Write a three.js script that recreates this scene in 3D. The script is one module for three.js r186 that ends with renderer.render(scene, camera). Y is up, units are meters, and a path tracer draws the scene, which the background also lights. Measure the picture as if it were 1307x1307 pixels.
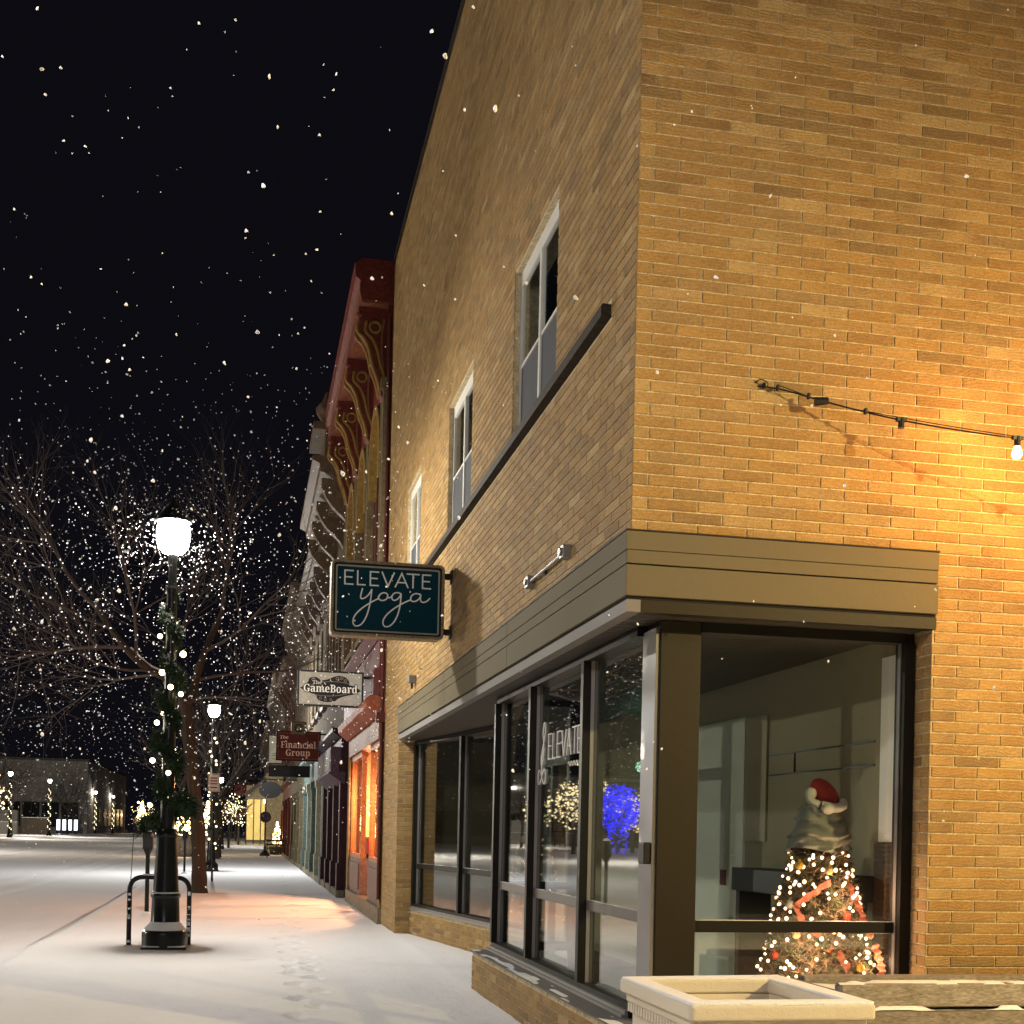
import * as THREE from 'three';
import { mergeGeometries } from 'three/addons/utils/BufferGeometryUtils.js';
import { RoundedBoxGeometry } from 'three/addons/geometries/RoundedBoxGeometry.js';
import { RectAreaLightUniformsLib } from 'three/addons/lights/RectAreaLightUniformsLib.js';

// ------------------------------------------------------------------ camera, sky, exposure
const scene = new THREE.Scene();
const FULL = 2600, FOCAL = 1600, SIDE = 1307;
const camera = new THREE.PerspectiveCamera(2 * Math.atan(FULL / 2 / FOCAL) * 180 / Math.PI, 1, 0.05, 900);
camera.setViewOffset(FULL, FULL, FULL / 2 - 640, FULL / 2 - 1062.6, SIDE, SIDE);
camera.position.set(-2.14, 1.5, 6.91);
camera.rotation.set(0, -11.6 * Math.PI / 180, 0.0215, 'YXZ');
scene.add(camera);

const renderer = new THREE.WebGLRenderer({ antialias: true });
renderer.setSize(1024, 1024);
renderer.toneMapping = THREE.LinearToneMapping;
renderer.toneMappingExposure = 1.05;
renderer.shadowMap.enabled = true;
RectAreaLightUniformsLib.init();

{ // night sky: an even, faintly blue overcast
  const w = 64, h = 32, d = new Float32Array(w * h * 4);
  for (let i = 0; i < w * h; i++) d.set([0.0034, 0.0034, 0.0053, 1], i * 4);
  const t = new THREE.DataTexture(d, w, h, THREE.RGBAFormat, THREE.FloatType);
  t.mapping = THREE.EquirectangularReflectionMapping; t.magFilter = THREE.LinearFilter; t.needsUpdate = true;
  scene.background = t; scene.environment = t;
}

// ------------------------------------------------------------------ helpers
const rng = (seed) => () => { seed = (seed + 0x6d2b79f5) | 0; let t = Math.imul(seed ^ (seed >>> 15), 1 | seed); t = (t + Math.imul(t ^ (t >>> 7), 61 | t)) ^ t; return ((t ^ (t >>> 14)) >>> 0) / 4294967296; };
const R = rng(11);
const rr = (a, b, r = R) => a + (b - a) * r();
const lin = (r, g, b) => new THREE.Color().setRGB(r, g, b);
const V = (x, y, z) => new THREE.Vector3(x, y, z);

function lattice(n, seed) { const r = rng(seed), a = new Float32Array(n * n); for (let i = 0; i < n * n; i++) a[i] = r(); return (x, y) => { x = ((x % n) + n) % n; y = ((y % n) + n) % n; const xi = Math.floor(x), yi = Math.floor(y), fx = x - xi, fy = y - yi, u = fx * fx * (3 - 2 * fx), v = fy * fy * (3 - 2 * fy), x1 = (xi + 1) % n, y1 = (yi + 1) % n; return (a[yi * n + xi] * (1 - u) + a[yi * n + x1] * u) * (1 - v) + (a[y1 * n + xi] * (1 - u) + a[y1 * n + x1] * u) * v; }; }
const L16 = lattice(16, 1), L32 = lattice(32, 2), L64 = lattice(64, 3), L8 = lattice(8, 4), L128 = lattice(128, 5);
function tex(size, fn, srgb) { // fn(u,v) -> [r,g,b] 0..1
  const d = new Uint8Array(size * size * 4);
  for (let y = 0; y < size; y++) for (let x = 0; x < size; x++) { const c = fn(x / size, y / size), o = (y * size + x) * 4; d[o] = 255 * Math.min(1, Math.max(0, c[0])); d[o + 1] = 255 * Math.min(1, Math.max(0, c[1])); d[o + 2] = 255 * Math.min(1, Math.max(0, c[2])); d[o + 3] = 255; }
  const t = new THREE.DataTexture(d, size, size); t.wrapS = t.wrapT = THREE.RepeatWrapping; t.magFilter = THREE.LinearFilter; t.minFilter = THREE.LinearMipmapLinearFilter; t.generateMipmaps = true;
  if (srgb) t.colorSpace = THREE.SRGBColorSpace; t.needsUpdate = true; return t;
}
const g3 = (v) => [v, v, v];
const rep = (t, x, y) => { const c = t.clone(); c.repeat.set(x, y); c.needsUpdate = true; return c; };
// rough-textured (combed) brick face: wavy horizontal furrows
const furrow = (u, v) => { const w = v * 60 + 2.2 * L8(u * 8, v * 8) + 1.5 * L16(u * 16 + 3, v * 16) + 0.5 * L64(u * 64, v * 16); const s = 0.5 + 0.5 * Math.sin(w * 6.283); const m = L16(u * 16 + 7, v * 16 + 5); return (0.3 + 0.7 * m) * s * (0.6 + 0.5 * L32(u * 32, v * 32)) + 0.22 * L64(u * 64, v * 64); };
const T_brickBump = tex(1024, (u, v) => g3(furrow(u, v)));
const T_brick = tex(1024, (u, v) => { const f = furrow(u, v), n = L8(u * 8 + 2, v * 8), m = L128(u * 128, v * 128); const k = 0.79 + 0.06 * f + 0.12 * (n - 0.5) + 0.12 * (m - 0.5); return [k, k * (0.985 + 0.03 * n), k * (0.95 + 0.06 * m)]; }, true);
const T_grain = tex(512, (u, v) => { const k = 0.78 + 0.14 * (L16(u * 16, v * 16) - 0.5) + 0.2 * (L64(u * 64, v * 64) - 0.5) + 0.16 * (L128(u * 128, v * 128) - 0.5); return g3(k); }, true);
const T_noise = tex(512, (u, v) => g3(0.35 * L16(u * 16, v * 16) + 0.35 * L64(u * 64, v * 64) + 0.3 * L128(u * 128, v * 128)));
const T_wood = tex(512, (u, v) => { const s = L8(u * 8, v * 8) * 1.2, k = 0.62 + 0.11 * Math.sin((v * 26 + s + 0.4 * L32(u * 8, v * 32)) * 6.283) * L16(u * 4, v * 16) + 0.3 * (L128(u * 32, v * 128) - 0.5) + 0.16 * (L16(u * 16, v * 16) - 0.5); return [k, k, k]; }, true);
const T_snow = tex(1024, (u, v) => g3(0.4 * L32(u * 32, v * 32) + 0.25 * L64(u * 64, v * 64) + 0.35 * L128(u * 128, v * 128)));

const std = (o) => new THREE.MeshPhysicalMaterial({ roughness: 0.8, specularIntensity: 0.5, ...o });
const grainy = (c, rough = 0.85, scale = 1, bump = 0.002) => std({ color: c, roughness: rough, map: rep(T_grain, scale, scale), bumpMap: rep(T_noise, scale, scale), bumpScale: bump });
const M = {
  mortar: grainy(lin(0.78, 0.64, 0.39), 0.95, 2, 0.003),
  snow: std({ color: lin(0.70, 0.695, 0.735), roughness: 0.92, bumpMap: T_snow, bumpScale: 0.006 }),
  snowCap: std({ color: lin(0.82, 0.83, 0.86), roughness: 0.92, bumpMap: rep(T_noise, 3, 3), bumpScale: 0.008 }),
  bronze: std({ color: lin(0.012, 0.011, 0.009), roughness: 0.45, specularIntensity: 0.25, bumpMap: T_noise, bumpScale: 0.0003 }),
  bronzeDull: std({ color: lin(0.030, 0.026, 0.019), roughness: 0.5 }),
  columnBrown: std({ color: lin(0.022, 0.018, 0.011), specularIntensity: 0.25, roughness: 0.5, bumpMap: rep(T_noise, 0.4, 0.4), bumpScale: 0.001 }),
  alu: std({ color: lin(0.24, 0.235, 0.235), roughness: 0.3, metalness: 0.9 }),
  aluDull: std({ color: lin(0.22, 0.21, 0.20), roughness: 0.5, metalness: 0.5 }),
  fascia: std({ color: lin(0.125, 0.106, 0.068), specularIntensity: 0.15, roughness: 0.8, bumpMap: rep(T_noise, 0.4, 0.4), bumpScale: 0.002 }),
  lip: std({ color: lin(0.17, 0.16, 0.15), roughness: 0.7, specularIntensity: 0.2 }),
  soffit: std({ color: lin(0.05, 0.043, 0.032), roughness: 0.6 }),
  gap: std({ color: lin(0.012, 0.011, 0.01), roughness: 0.9 }),
  black: std({ color: lin(0.012, 0.012, 0.013), roughness: 0.42 }),
  blackSatin: std({ color: lin(0.014, 0.015, 0.015), roughness: 0.3, metalness: 0.3 }),
  glass: new THREE.MeshPhysicalMaterial({ color: lin(0.93, 0.96, 0.94), transmission: 1, thickness: 0, roughness: 0.015, ior: 1.75 }),
  glassPlain: new THREE.MeshPhysicalMaterial({ color: lin(0.95, 0.97, 0.95), transmission: 1, thickness: 0, roughness: 0.02, ior: 1.5 }),
  whiteFrame: std({ color: lin(0.55, 0.54, 0.50), roughness: 0.55 }),
  screen: std({ color: lin(0.085, 0.09, 0.10), roughness: 0.9, specularIntensity: 0.2 }),
  steelDark: std({ color: lin(0.055, 0.043, 0.032), roughness: 0.7, specularIntensity: 0.25, map: T_grain }),
  olive: std({ color: lin(0.30, 0.265, 0.175), roughness: 0.9, bumpMap: rep(T_noise, 3, 3), bumpScale: 0.001 }),
  ceiling: grainy(lin(0.85, 0.83, 0.80), 0.9, 1, 0.001),
  floorDark: std({ color: lin(0.34, 0.26, 0.18), roughness: 0.5, map: rep(T_wood, 0.6, 1) }),
  paleGreen: std({ color: lin(0.52, 0.53, 0.46), roughness: 0.9, bumpMap: rep(T_noise, 3, 3), bumpScale: 0.001 }),
  white: std({ color: lin(0.75, 0.74, 0.70), roughness: 0.7 }),
  woodBrown: std({ color: lin(0.22, 0.125, 0.075), roughness: 0.6, map: T_wood }),
  barkBrown: grainy(lin(0.11, 0.08, 0.058), 0.95, 2, 0.02),
  twig: std({ color: lin(0.075, 0.058, 0.052), roughness: 0.9 }),
  needle: std({ color: lin(0.022, 0.042, 0.020), roughness: 0.8 }),
  needleFaded: std({ color: lin(0.075, 0.085, 0.045), roughness: 0.85 }),
};
const glow = (r, g, b, k) => new THREE.MeshStandardMaterial({ color: lin(r * 0.8, g * 0.8, b * 0.8), emissive: lin(r, g, b), emissiveIntensity: k, roughness: 0.4 });

const used = new Map();
function uniq(name) { const n = used.get(name) ?? 0; used.set(name, n + 1); return n ? `${name}_${String(n).padStart(3, '0')}` : name; }
const shade = (o) => { o.castShadow = true; o.receiveShadow = true; return o; };
function thing(name, label, category, pos = [0, 0, 0], turn = 0, group) {
  const o = new THREE.Group(); o.name = uniq(name); o.position.set(...pos); o.rotation.y = turn;
  o.userData = { label, category }; if (group) o.userData.group = group; scene.add(o); return o;
}
function part(parent, name, geo, mat, label) {
  if (Array.isArray(geo)) geo = merge(geo);
  const o = shade(new THREE.Mesh(geo, mat)); o.name = name; if (STUFF.test(name)) o.userData.kind = 'stuff'; if (label) o.userData.label = label; parent.add(o); return o;
}
function single(name, label, category, geo, mat, pos = [0, 0, 0], group) {
  if (Array.isArray(geo)) geo = merge(geo);
  const o = shade(new THREE.Mesh(geo, mat)); o.name = uniq(name); o.position.set(...pos); o.userData = { label, category }; if (group) o.userData.group = group; scene.add(o); return o;
}
function struct(name, geo, mat) { if (Array.isArray(geo)) geo = merge(geo); const o = shade(new THREE.Mesh(geo, mat)); o.name = uniq(name); o.userData.kind = 'structure'; scene.add(o); return o; }
function merge(list) {
  list = list.map((g) => { let n = g.index ? g.toNonIndexed() : g; for (const k of Object.keys(n.attributes)) if (!['position', 'normal', 'uv', 'color'].includes(k)) n.deleteAttribute(k); return n; });
  const anyColor = list.some((g) => g.attributes.color);
  for (const g of list) { if (!g.attributes.uv) g.setAttribute('uv', new THREE.BufferAttribute(new Float32Array(g.attributes.position.count * 2), 2)); if (anyColor && !g.attributes.color) g.setAttribute('color', new THREE.BufferAttribute(new Float32Array(g.attributes.position.count * 3).fill(1), 3)); }
  return mergeGeometries(list);
}
const STUFF = /^(string_lights|snow_patches|snow_cover|snow_cap|dentils|twigs|boughs|brown_boughs|garland|garland_snow|crown|branches)$/;
// box by extents, uv in metres
function bx(x0, x1, y0, y1, z0, z1) {
  if (x1 < x0) [x0, x1] = [x1, x0]; if (y1 < y0) [y0, y1] = [y1, y0]; if (z1 < z0) [z0, z1] = [z1, z0];
  const w = x1 - x0, h = y1 - y0, d = z1 - z0, g = new THREE.BoxGeometry(w, h, d), uv = g.attributes.uv;
  const sz = [[d, h], [d, h], [w, d], [w, d], [w, h], [w, h]], ox = x0 * 0.7 + z0 * 0.43, oy = y0 * 0.61;
  for (let i = 0; i < 24; i++) { const s = sz[i >> 2]; uv.setXY(i, ox + uv.getX(i) * s[0], oy + uv.getY(i) * s[1]); }
  g.translate((x0 + x1) / 2, (y0 + y1) / 2, (z0 + z1) / 2); return g;
}
function metricUV(g) { const p = g.attributes.position, n = g.attributes.normal, u = new Float32Array(p.count * 2); for (let i = 0; i < p.count; i++) { const a = Math.abs(n.getX(i)), b = Math.abs(n.getY(i)), c = Math.abs(n.getZ(i)); if (a >= b && a >= c) { u[2 * i] = p.getZ(i); u[2 * i + 1] = p.getY(i); } else if (b >= c) { u[2 * i] = p.getX(i); u[2 * i + 1] = p.getZ(i); } else { u[2 * i] = p.getX(i); u[2 * i + 1] = p.getY(i); } } g.setAttribute('uv', new THREE.BufferAttribute(u, 2)); return g; }
const rbx = (x0, x1, y0, y1, z0, z1, r = 0.01, s = 2) => { const g = new RoundedBoxGeometry(Math.abs(x1 - x0), Math.abs(y1 - y0), Math.abs(z1 - z0), s, r); g.translate((x0 + x1) / 2, (y0 + y1) / 2, (z0 + z1) / 2); return metricUV(g); };
function cyl(a, b, r0, r1 = r0, n = 10, cap = true) { const d = b.clone().sub(a), l = d.length(), g = new THREE.CylinderGeometry(r1, r0, l, n, 1, !cap); g.translate(0, l / 2, 0); g.applyQuaternion(new THREE.Quaternion().setFromUnitVectors(V(0, 1, 0), d.divideScalar(l || 1))); g.translate(a.x, a.y, a.z); return g; }
const tube = (pts, r, seg = 24, n = 6) => new THREE.TubeGeometry(new THREE.CatmullRomCurve3(pts), seg, r, n);
const ball = (x, y, z, r, n = 8) => { const g = new THREE.SphereGeometry(r, n, Math.max(4, n - 2)); g.translate(x, y, z); return g; };
const ico = (x, y, z, r, d = 0) => { const g = new THREE.IcosahedronGeometry(r, d); g.translate(x, y, z); return g; };
const lathe = (pts, n = 24) => new THREE.LatheGeometry(pts.map(([x, y]) => new THREE.Vector2(x, y)), n);
function point(parent, color, cd, at, radius = 0.05) { const l = new THREE.PointLight(color, cd, 0, 2); l.position.set(...at); l.castShadow = true; l.shadow.radius = radius / 0.02; parent.add(l); return l; }
function canvasTex(w, h, draw) { const c = document.createElement('canvas'); c.width = w; c.height = h; draw(c.getContext('2d'), w, h); const t = new THREE.CanvasTexture(c); t.colorSpace = THREE.SRGBColorSpace; return t; }
// ------------------------------------------------------------------ ground
function field(x0, x1, zs, dx, h, uvScale = 0.5) {
  const nx = Math.max(1, Math.round((x1 - x0) / dx)), P = [], UV = [], I = [];
  for (const z of zs) for (let i = 0; i <= nx; i++) { const x = x0 + (x1 - x0) * i / nx; P.push(x, h(x, z), z); UV.push(x * uvScale, z * uvScale); }
  for (let j = 0; j < zs.length - 1; j++) for (let i = 0; i < nx; i++) { const a = j * (nx + 1) + i, b = a + nx + 1; I.push(a, a + 1, b, b, a + 1, b + 1); }
  const g = new THREE.BufferGeometry(); g.setAttribute('position', new THREE.Float32BufferAttribute(P, 3)); g.setAttribute('uv', new THREE.Float32BufferAttribute(UV, 2)); g.setIndex(I); g.computeVertexNormals(); return g;
}
const zSteps = (from, to, s0, grow) => { const a = []; let z = from, s = s0; while (z > to) { a.push(z); z -= s; if (z < 4) s = Math.max(s0, Math.min(6, s0 * Math.pow(Math.max(1, (8 - z) / 24), grow))); } a.push(to); return a; };
const prints = [];
{ // two trails of footprints, partly filled by new snow
  const trail = [[-1.62, -3.2], [-1.53, -6], [-1.51, -8], [-1.5, -10.7], [-1.34, -14.5], [-1.3, -19], [-1.0, -22.5], [-0.9, -28]];
  const c = new THREE.CatmullRomCurve3(trail.map(([x, z]) => V(x, 0, z))); const r = rng(5);
  const n = 40; for (let i = 0; i < n; i++) { const p = c.getPoint(i / n), s = i % 2 ? 1 : -1; prints.push([p.x + s * 0.11 + (r() - 0.5) * 0.08, p.z + (r() - 0.5) * 0.1, 0.035 + 0.025 * r(), (r() - 0.5) * 0.4]); }
  for (let i = 0; i < 14; i++) prints.push([-3.3 + 2.6 * r(), -7 - 9 * r(), 0.012 + 0.014 * r(), r() * 3]);
}
const wavy = (x, z) => 0.022 * (L16(x * 0.45 + 3, z * 0.32) - 0.5) + 0.014 * (L32(x * 1.3, z * 0.9) - 0.5) + 0.006 * (L64(x * 5, z * 4) - 0.5);
function walkHeight(x, z) {
  let y = wavy(x, z);
  if (z > -32) for (const [px, pz, d, a] of prints) { const ex = x - px, ez = z - pz; if (Math.abs(ex) < 0.25 && Math.abs(ez) < 0.3) { const c = Math.cos(a), s = Math.sin(a), u = (ex * c + ez * s) / 0.055, v = (-ex * s + ez * c) / 0.14, q = u * u + v * v; y -= d * Math.exp(-q * q * 0.7); y += d * 0.3 * Math.exp(-(q - 2.4) * (q - 2.4) * 1.6); } }
  const k = (x + 4.62 + 0.03 * (L16(z * 0.8, 1) - 0.5)) / 0.22; // snow rolling over the kerb
  y -= 0.14 * (1 - 1 / (1 + Math.exp(-(k + 0.4) * 5)));
  y -= 0.02 * Math.exp(-Math.pow((x + 4.32) / 0.035, 2)) * (L16(z * 0.55, 4) > 0.42 ? 1 : 0.15); // joint behind the kerb
  if (z > -12.8) y += 0.02 * Math.exp(-Math.max(0, -x) / 0.12); // drift along the wall
  { const d = Math.hypot(x + 3.05, (z + 8.72) * 1.1); y += 0.018 * Math.exp(-Math.pow((d - 0.35) / 0.16, 2)); }
  return y;
}
const zNear = zSteps(12, -34, 0.05, 1.1), zFar = zSteps(-34, -165, 1.2, 0.6);
struct('sidewalk', [field(-5.0, 0.9, zNear, 0.05, walkHeight), field(-5.0, 0.9, zFar, 0.2, walkHeight)], M.snow);
const roadHeight = (x, z) => { let y = -0.125 + wavy(x * 0.6 + 9, z * 0.5) * 1.2 + 0.0001 * Math.pow(x + 13, 2) * 0; for (const [rx, d] of [[-7.2, 0.03], [-8.8, 0.03], [-9.6, 0.02], [-11.2, 0.022], [-13.4, 0.035], [-15, 0.035], [-17, 0.03], [-18.7, 0.03]]) { const c = x - rx - 0.5 * Math.sin(z * 0.05 + rx); y -= d * Math.exp(-c * c / 0.03) * (0.4 + 0.9 * L16(z * 0.2 + rx, rx)); y += d * 0.4 * Math.exp(-Math.pow(Math.abs(c) - 0.28, 2) / 0.012); } return y; };
struct('road', field(-22.4, -4.9, zSteps(12, -190, 0.22, 1.0), 0.16, roadHeight, 0.35), M.snow);
struct('far_sidewalk', field(-60, -22.3, zSteps(12, -190, 1.5, 0.5), 0.8, (x, z) => wavy(x * 0.5, z * 0.5) - 0.14 / (1 + Math.exp((-x - 22.5) / 0.06)), 0.35), M.snow);
struct('plaza', field(0.9, 16, zSteps(16, 0.02, 0.2, 1), 0.2, (x, z) => wavy(x, z), 0.5), M.snow);
struct('ground', bx(-420, 420, -0.8, -0.35, -520, 120), M.snow);

// ------------------------------------------------------------------ brick corner building
const yoga = thing('brick_corner_building', 'tall tan brick corner building with dark framed shop windows under a metal fascia', 'building');
const COURSE = 0.0677, PITCH = 0.305, JOINT = 0.0095, PROUD = 0.0068, ROOF = 10.42, END = -12.82;
const wallParts = new THREE.Group(); wallParts.name = 'brick_wall'; yoga.add(wallParts);
const WIN = [[-1.93, -3.43], [-5.4, -6.87], [-9.13, -10.5]], WY0 = 4.77, WY1 = 6.2;
// masonry cores (the mortar face shows between the bricks)
{
  const t = 0.26, g = [], m = PROUD;
  const street = (z0, z1, y0, y1) => g.push(bx(m, t, y0, y1, z0, z1));
  street(-m, -10.99, 2.8, WY0);                                   // above the shop windows
  street(-10.99, END, -0.3, WY0);
  let z = -m; for (const [a, b] of WIN) { street(z, a, WY0, WY1); z = b; } street(z, END, WY0, WY1);
  street(-m, END, WY1, ROOF);
  g.push(bx(t, 9, 2.8, ROOF, -m, -t)); g.push(bx(1.91 + m, 9, -0.3, 2.8, -m, -t));
  g.push(bx(m, 0.25, -0.3, 0.372, -m, -4.78)); g.push(bx(0.25, 1.915, -0.3, 0.372, -m, -0.25)); // plinths below the glass
  part(wallParts, 'mortar', g, M.mortar);
}
// single bricks: u runs along the wall, faces bevelled; street wall u=-z, right wall u=x
const TONES = [[0.43, 0.265, 0.105], [0.465, 0.295, 0.122], [0.385, 0.235, 0.092], [0.445, 0.268, 0.098], [0.33, 0.21, 0.092], [0.50, 0.335, 0.15], [0.405, 0.265, 0.118]];
function brickGeo(w, h, ou, ov) { // local: x along, y up, z out of the wall; back at 0, front at PROUD+
  const b = 0.0022, p = PROUD, P = [], N = [], U = [], q = (a, c, d, e) => { const A = V(...a), n = V(...c).sub(A).cross(V(...d).sub(A)).normalize(); for (const k of [a, c, d, a, d, e]) { P.push(...k); N.push(n.x, n.y, n.z); U.push((k[0] + ou) * 0.85, (k[1] + ov) * 0.85); } };
  const A = [0, 0, p - b], B = [w, 0, p - b], C = [w, h, p - b], D = [0, h, p - b], a = [b, b, p], c = [w - b, b, p], d = [w - b, h - b, p], e = [b, h - b, p];
  q(a, c, d, e); q(A, B, c, a); q(B, C, d, c); q(C, D, e, d); q(D, A, a, e);
  q([0, 0, 0], [w, 0, 0], B, A); q([w, 0, 0], [w, h, 0], C, B); q([w, h, 0], [0, h, 0], D, C); q([0, h, 0], [0, 0, 0], A, D);
  const g = new THREE.BufferGeometry(); g.setAttribute('position', new THREE.Float32BufferAttribute(P, 3)); g.setAttribute('normal', new THREE.Float32BufferAttribute(N, 3)); g.setAttribute('uv', new THREE.Float32BufferAttribute(U, 2)); return g;
}
const brickMats = TONES.map(([r, g, b]) => std({ color: lin(r, g, b), roughness: 0.85, map: T_brick, bumpMap: T_brickBump, bumpScale: 0.0026 }));
const brickMerged = std({ color: 0xffffff, vertexColors: true, roughness: 0.85, map: T_brick, bumpMap: T_brickBump, bumpScale: 0.0026 });
const looseBricks = [], singles = [];
const BR = rng(77);
function tone() { const r = BR(); return r < 0.22 ? 0 : r < 0.4 ? 1 : r < 0.55 ? 2 : r < 0.74 ? 3 : r < 0.8 ? 4 : r < 0.88 ? 5 : 6; }
// rows of bricks on one face. holes: [u0,u1,y0,y1]
function lay(u0, u1, y0, y1, start, holes, place) {
  const k0 = Math.ceil((y0 - 0.001) / COURSE);
  for (let k = k0; (k + 1) * COURSE <= y1 + 0.012; k++) {
    const y = k * COURSE, h = COURSE - JOINT; let u = u0;
    const first = k % 2 ? start : start - PITCH / 2 > 0.04 ? start - PITCH / 2 : start + PITCH / 2;
    let next = u0 + first;
    while (u < u1 - 0.02) {
      const e = Math.min(next, u1); let spans = [[u, e - (e < u1 ? JOINT : 0)]];
      for (const [a, b, c, d] of holes) if (y + h > c + 0.005 && y < d - 0.005) spans = spans.flatMap(([s, t]) => (t <= a || s >= b) ? [[s, t]] : [[s, Math.min(t, a)], [Math.max(s, b), t]].filter(([m, n]) => n - m > 0.015));
      for (const [s, t] of spans) if (t - s > 0.015) place(s, y, t - s, h);
      u = next; next += PITCH;
    }
  }
}
const onStreet = (s, y, w, h) => { const g = brickGeo(w, h, BR() * 7, BR() * 7); g.applyMatrix4(new THREE.Matrix4().makeBasis(V(0, 0, 1), V(0, 1, 0), V(-1, 0, 0))); g.translate(PROUD, y, -s - w); tint(g); looseBricks.push(g); };
function tint(g) { const [r, gg, b] = TONES[tone()], k = 0.92 + 0.16 * BR(), c = new Float32Array(g.attributes.position.count * 3); for (let i = 0; i < c.length; i += 3) c.set([r * k, gg * k, b * k], i); g.setAttribute('color', new THREE.BufferAttribute(c, 3)); }
const eye = V(-2.14, 1.5, 6.91);
const onRight = (s, y, w, h) => {
  const seen = s < 2.62 && y < 6.6, c = V(s + w / 2, y, 0);
  singles.push({ s, y, w, h, d: seen && !(y < 0.6 && s < 2.0) ? c.distanceTo(eye) : 99 });
};
const streetHoles = [[0, 10.99, -1, 3.24], ...WIN.map(([a, b]) => [-a, -b, WY0 - 0.1, WY1])];
lay(0.002, -END, 0, ROOF, 0.25, [...streetHoles, [0.5, 12.0, 4.675, 4.77]], onStreet);
lay(0.002, 9, 0, ROOF, 0.25, [[0, 1.93, 2.79, 3.24], [0, 1.91, -1, 2.8]], onRight);
// plinth under the shop windows, both sides
lay(0.002, 4.78, 0, 0.372, 0.25, [], onStreet);
lay(0.002, 1.908, 0, 0.372, 0.25, [], onRight);
// reveals: right jamb of the corner window (faces left) and the pier at the far end (faces the camera)
lay(0.0, 0.2, 0, 2.8, 0.1, [], (s, y, w, h) => { const g = brickGeo(w, h, BR() * 7, BR() * 7); g.applyMatrix4(new THREE.Matrix4().makeBasis(V(0, 0, 1), V(0, 1, 0), V(-1, 0, 0))); g.translate(1.91 + PROUD, y, -s - w - 0.001); tint(g); looseBricks.push(g); });
lay(0.0, 0.34, 0, 2.8, 0.25, [], (s, y, w, h) => { const g = brickGeo(w, h, BR() * 7, BR() * 7); g.translate(s + 0.001, y, -10.99 - 0.001); tint(g); looseBricks.push(g); });
singles.sort((a, b) => a.d - b.d);
{
  const share = new Map(), variants = 5;
  singles.forEach((b, i) => {
    if (i < 300) {
      const full = Math.abs(b.w - (PITCH - JOINT)) < 1e-4, key = full ? 'f' + Math.floor(BR() * variants) : b.w.toFixed(3);
      if (!share.has(key)) share.set(key, brickGeo(b.w, b.h, BR() * 7, BR() * 7));
      const m = part(wallParts, 'brick', share.get(key), brickMats[tone()]); m.position.set(b.s, b.y, -PROUD);
    } else { const g = brickGeo(b.w, b.h, BR() * 7, BR() * 7); g.translate(b.s, b.y, -PROUD); tint(g); looseBricks.push(g); }
  });
  const bw = part(wallParts, 'brickwork', looseBricks, brickMerged); bw.userData.kind = 'stuff';
}
part(yoga, 'parapet_cap', [bx(-0.03, 0.3, ROOF, ROOF + 0.06, 0.03, END), bx(0.3, 9, ROOF, ROOF + 0.06, 0.03, -0.3)], M.steelDark);
part(yoga, 'upper_room', [bx(0.3, 9, 3.3, 3.5, -0.27, END), bx(3.5, 3.6, 3.5, ROOF - 0.5, -0.27, END), bx(0.27, 3.5, 3.5, ROOF - 0.5, END + 0.1, END + 0.02)], M.ceiling);
part(yoga, 'roof', bx(0.26, 9, ROOF - 0.5, ROOF - 0.3, -0.26, END), M.steelDark);
// steel ledge under the upper windows
part(yoga, 'ledge', [bx(-0.06, 0.03, 4.685, 4.7, -0.52, -12.0), bx(-0.06, -0.048, 4.7, 4.75, -0.52, -12.0), bx(-0.055, 0.03, 4.75, 4.763, -0.52, -12.0), bx(-0.0599, -0.0, 4.701, 4.749, -0.5205, -0.535)], M.steelDark);
// upper windows
for (const [a, b] of WIN) {
  const w = new THREE.Group(); w.name = 'upper_window'; yoga.add(w);
  const x0 = 0.05, x1 = 0.085, fw = 0.05, mid = (a + b) / 2, ys = WY0 + 0.62;
  part(w, 'frame', [bx(x0, x1, WY1 - 0.12, WY1, a, b), bx(x0, x1, WY0, WY0 + 0.05, a, b), bx(x0, x1, WY0 + 0.05, WY1 - 0.12, a, a - fw), bx(x0, x1, WY0 + 0.05, WY1 - 0.12, b, b + fw), bx(x0 - 0.004, x1, WY0 + 0.05, WY1 - 0.12, mid + 0.028, mid - 0.028),
    bx(x0 + 0.003, x1, ys, ys + 0.025, a - fw, mid + 0.028), bx(x0 + 0.003, x1, ys, ys + 0.025, mid - 0.028, b + fw)], M.whiteFrame);
  for (const [p, q] of [[a - fw, mid + 0.028], [mid - 0.028, b + fw]]) {
    part(w, 'pane', bx(x0 + 0.014, x0 + 0.018, ys + 0.025, WY1 - 0.12, p, q), M.glassPlain);
    part(w, 'screen_panel', bx(x0 + 0.012, x0 + 0.016, WY0 + 0.05, ys, p, q), M.screen, 'grey lower panel');
  }
}
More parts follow.
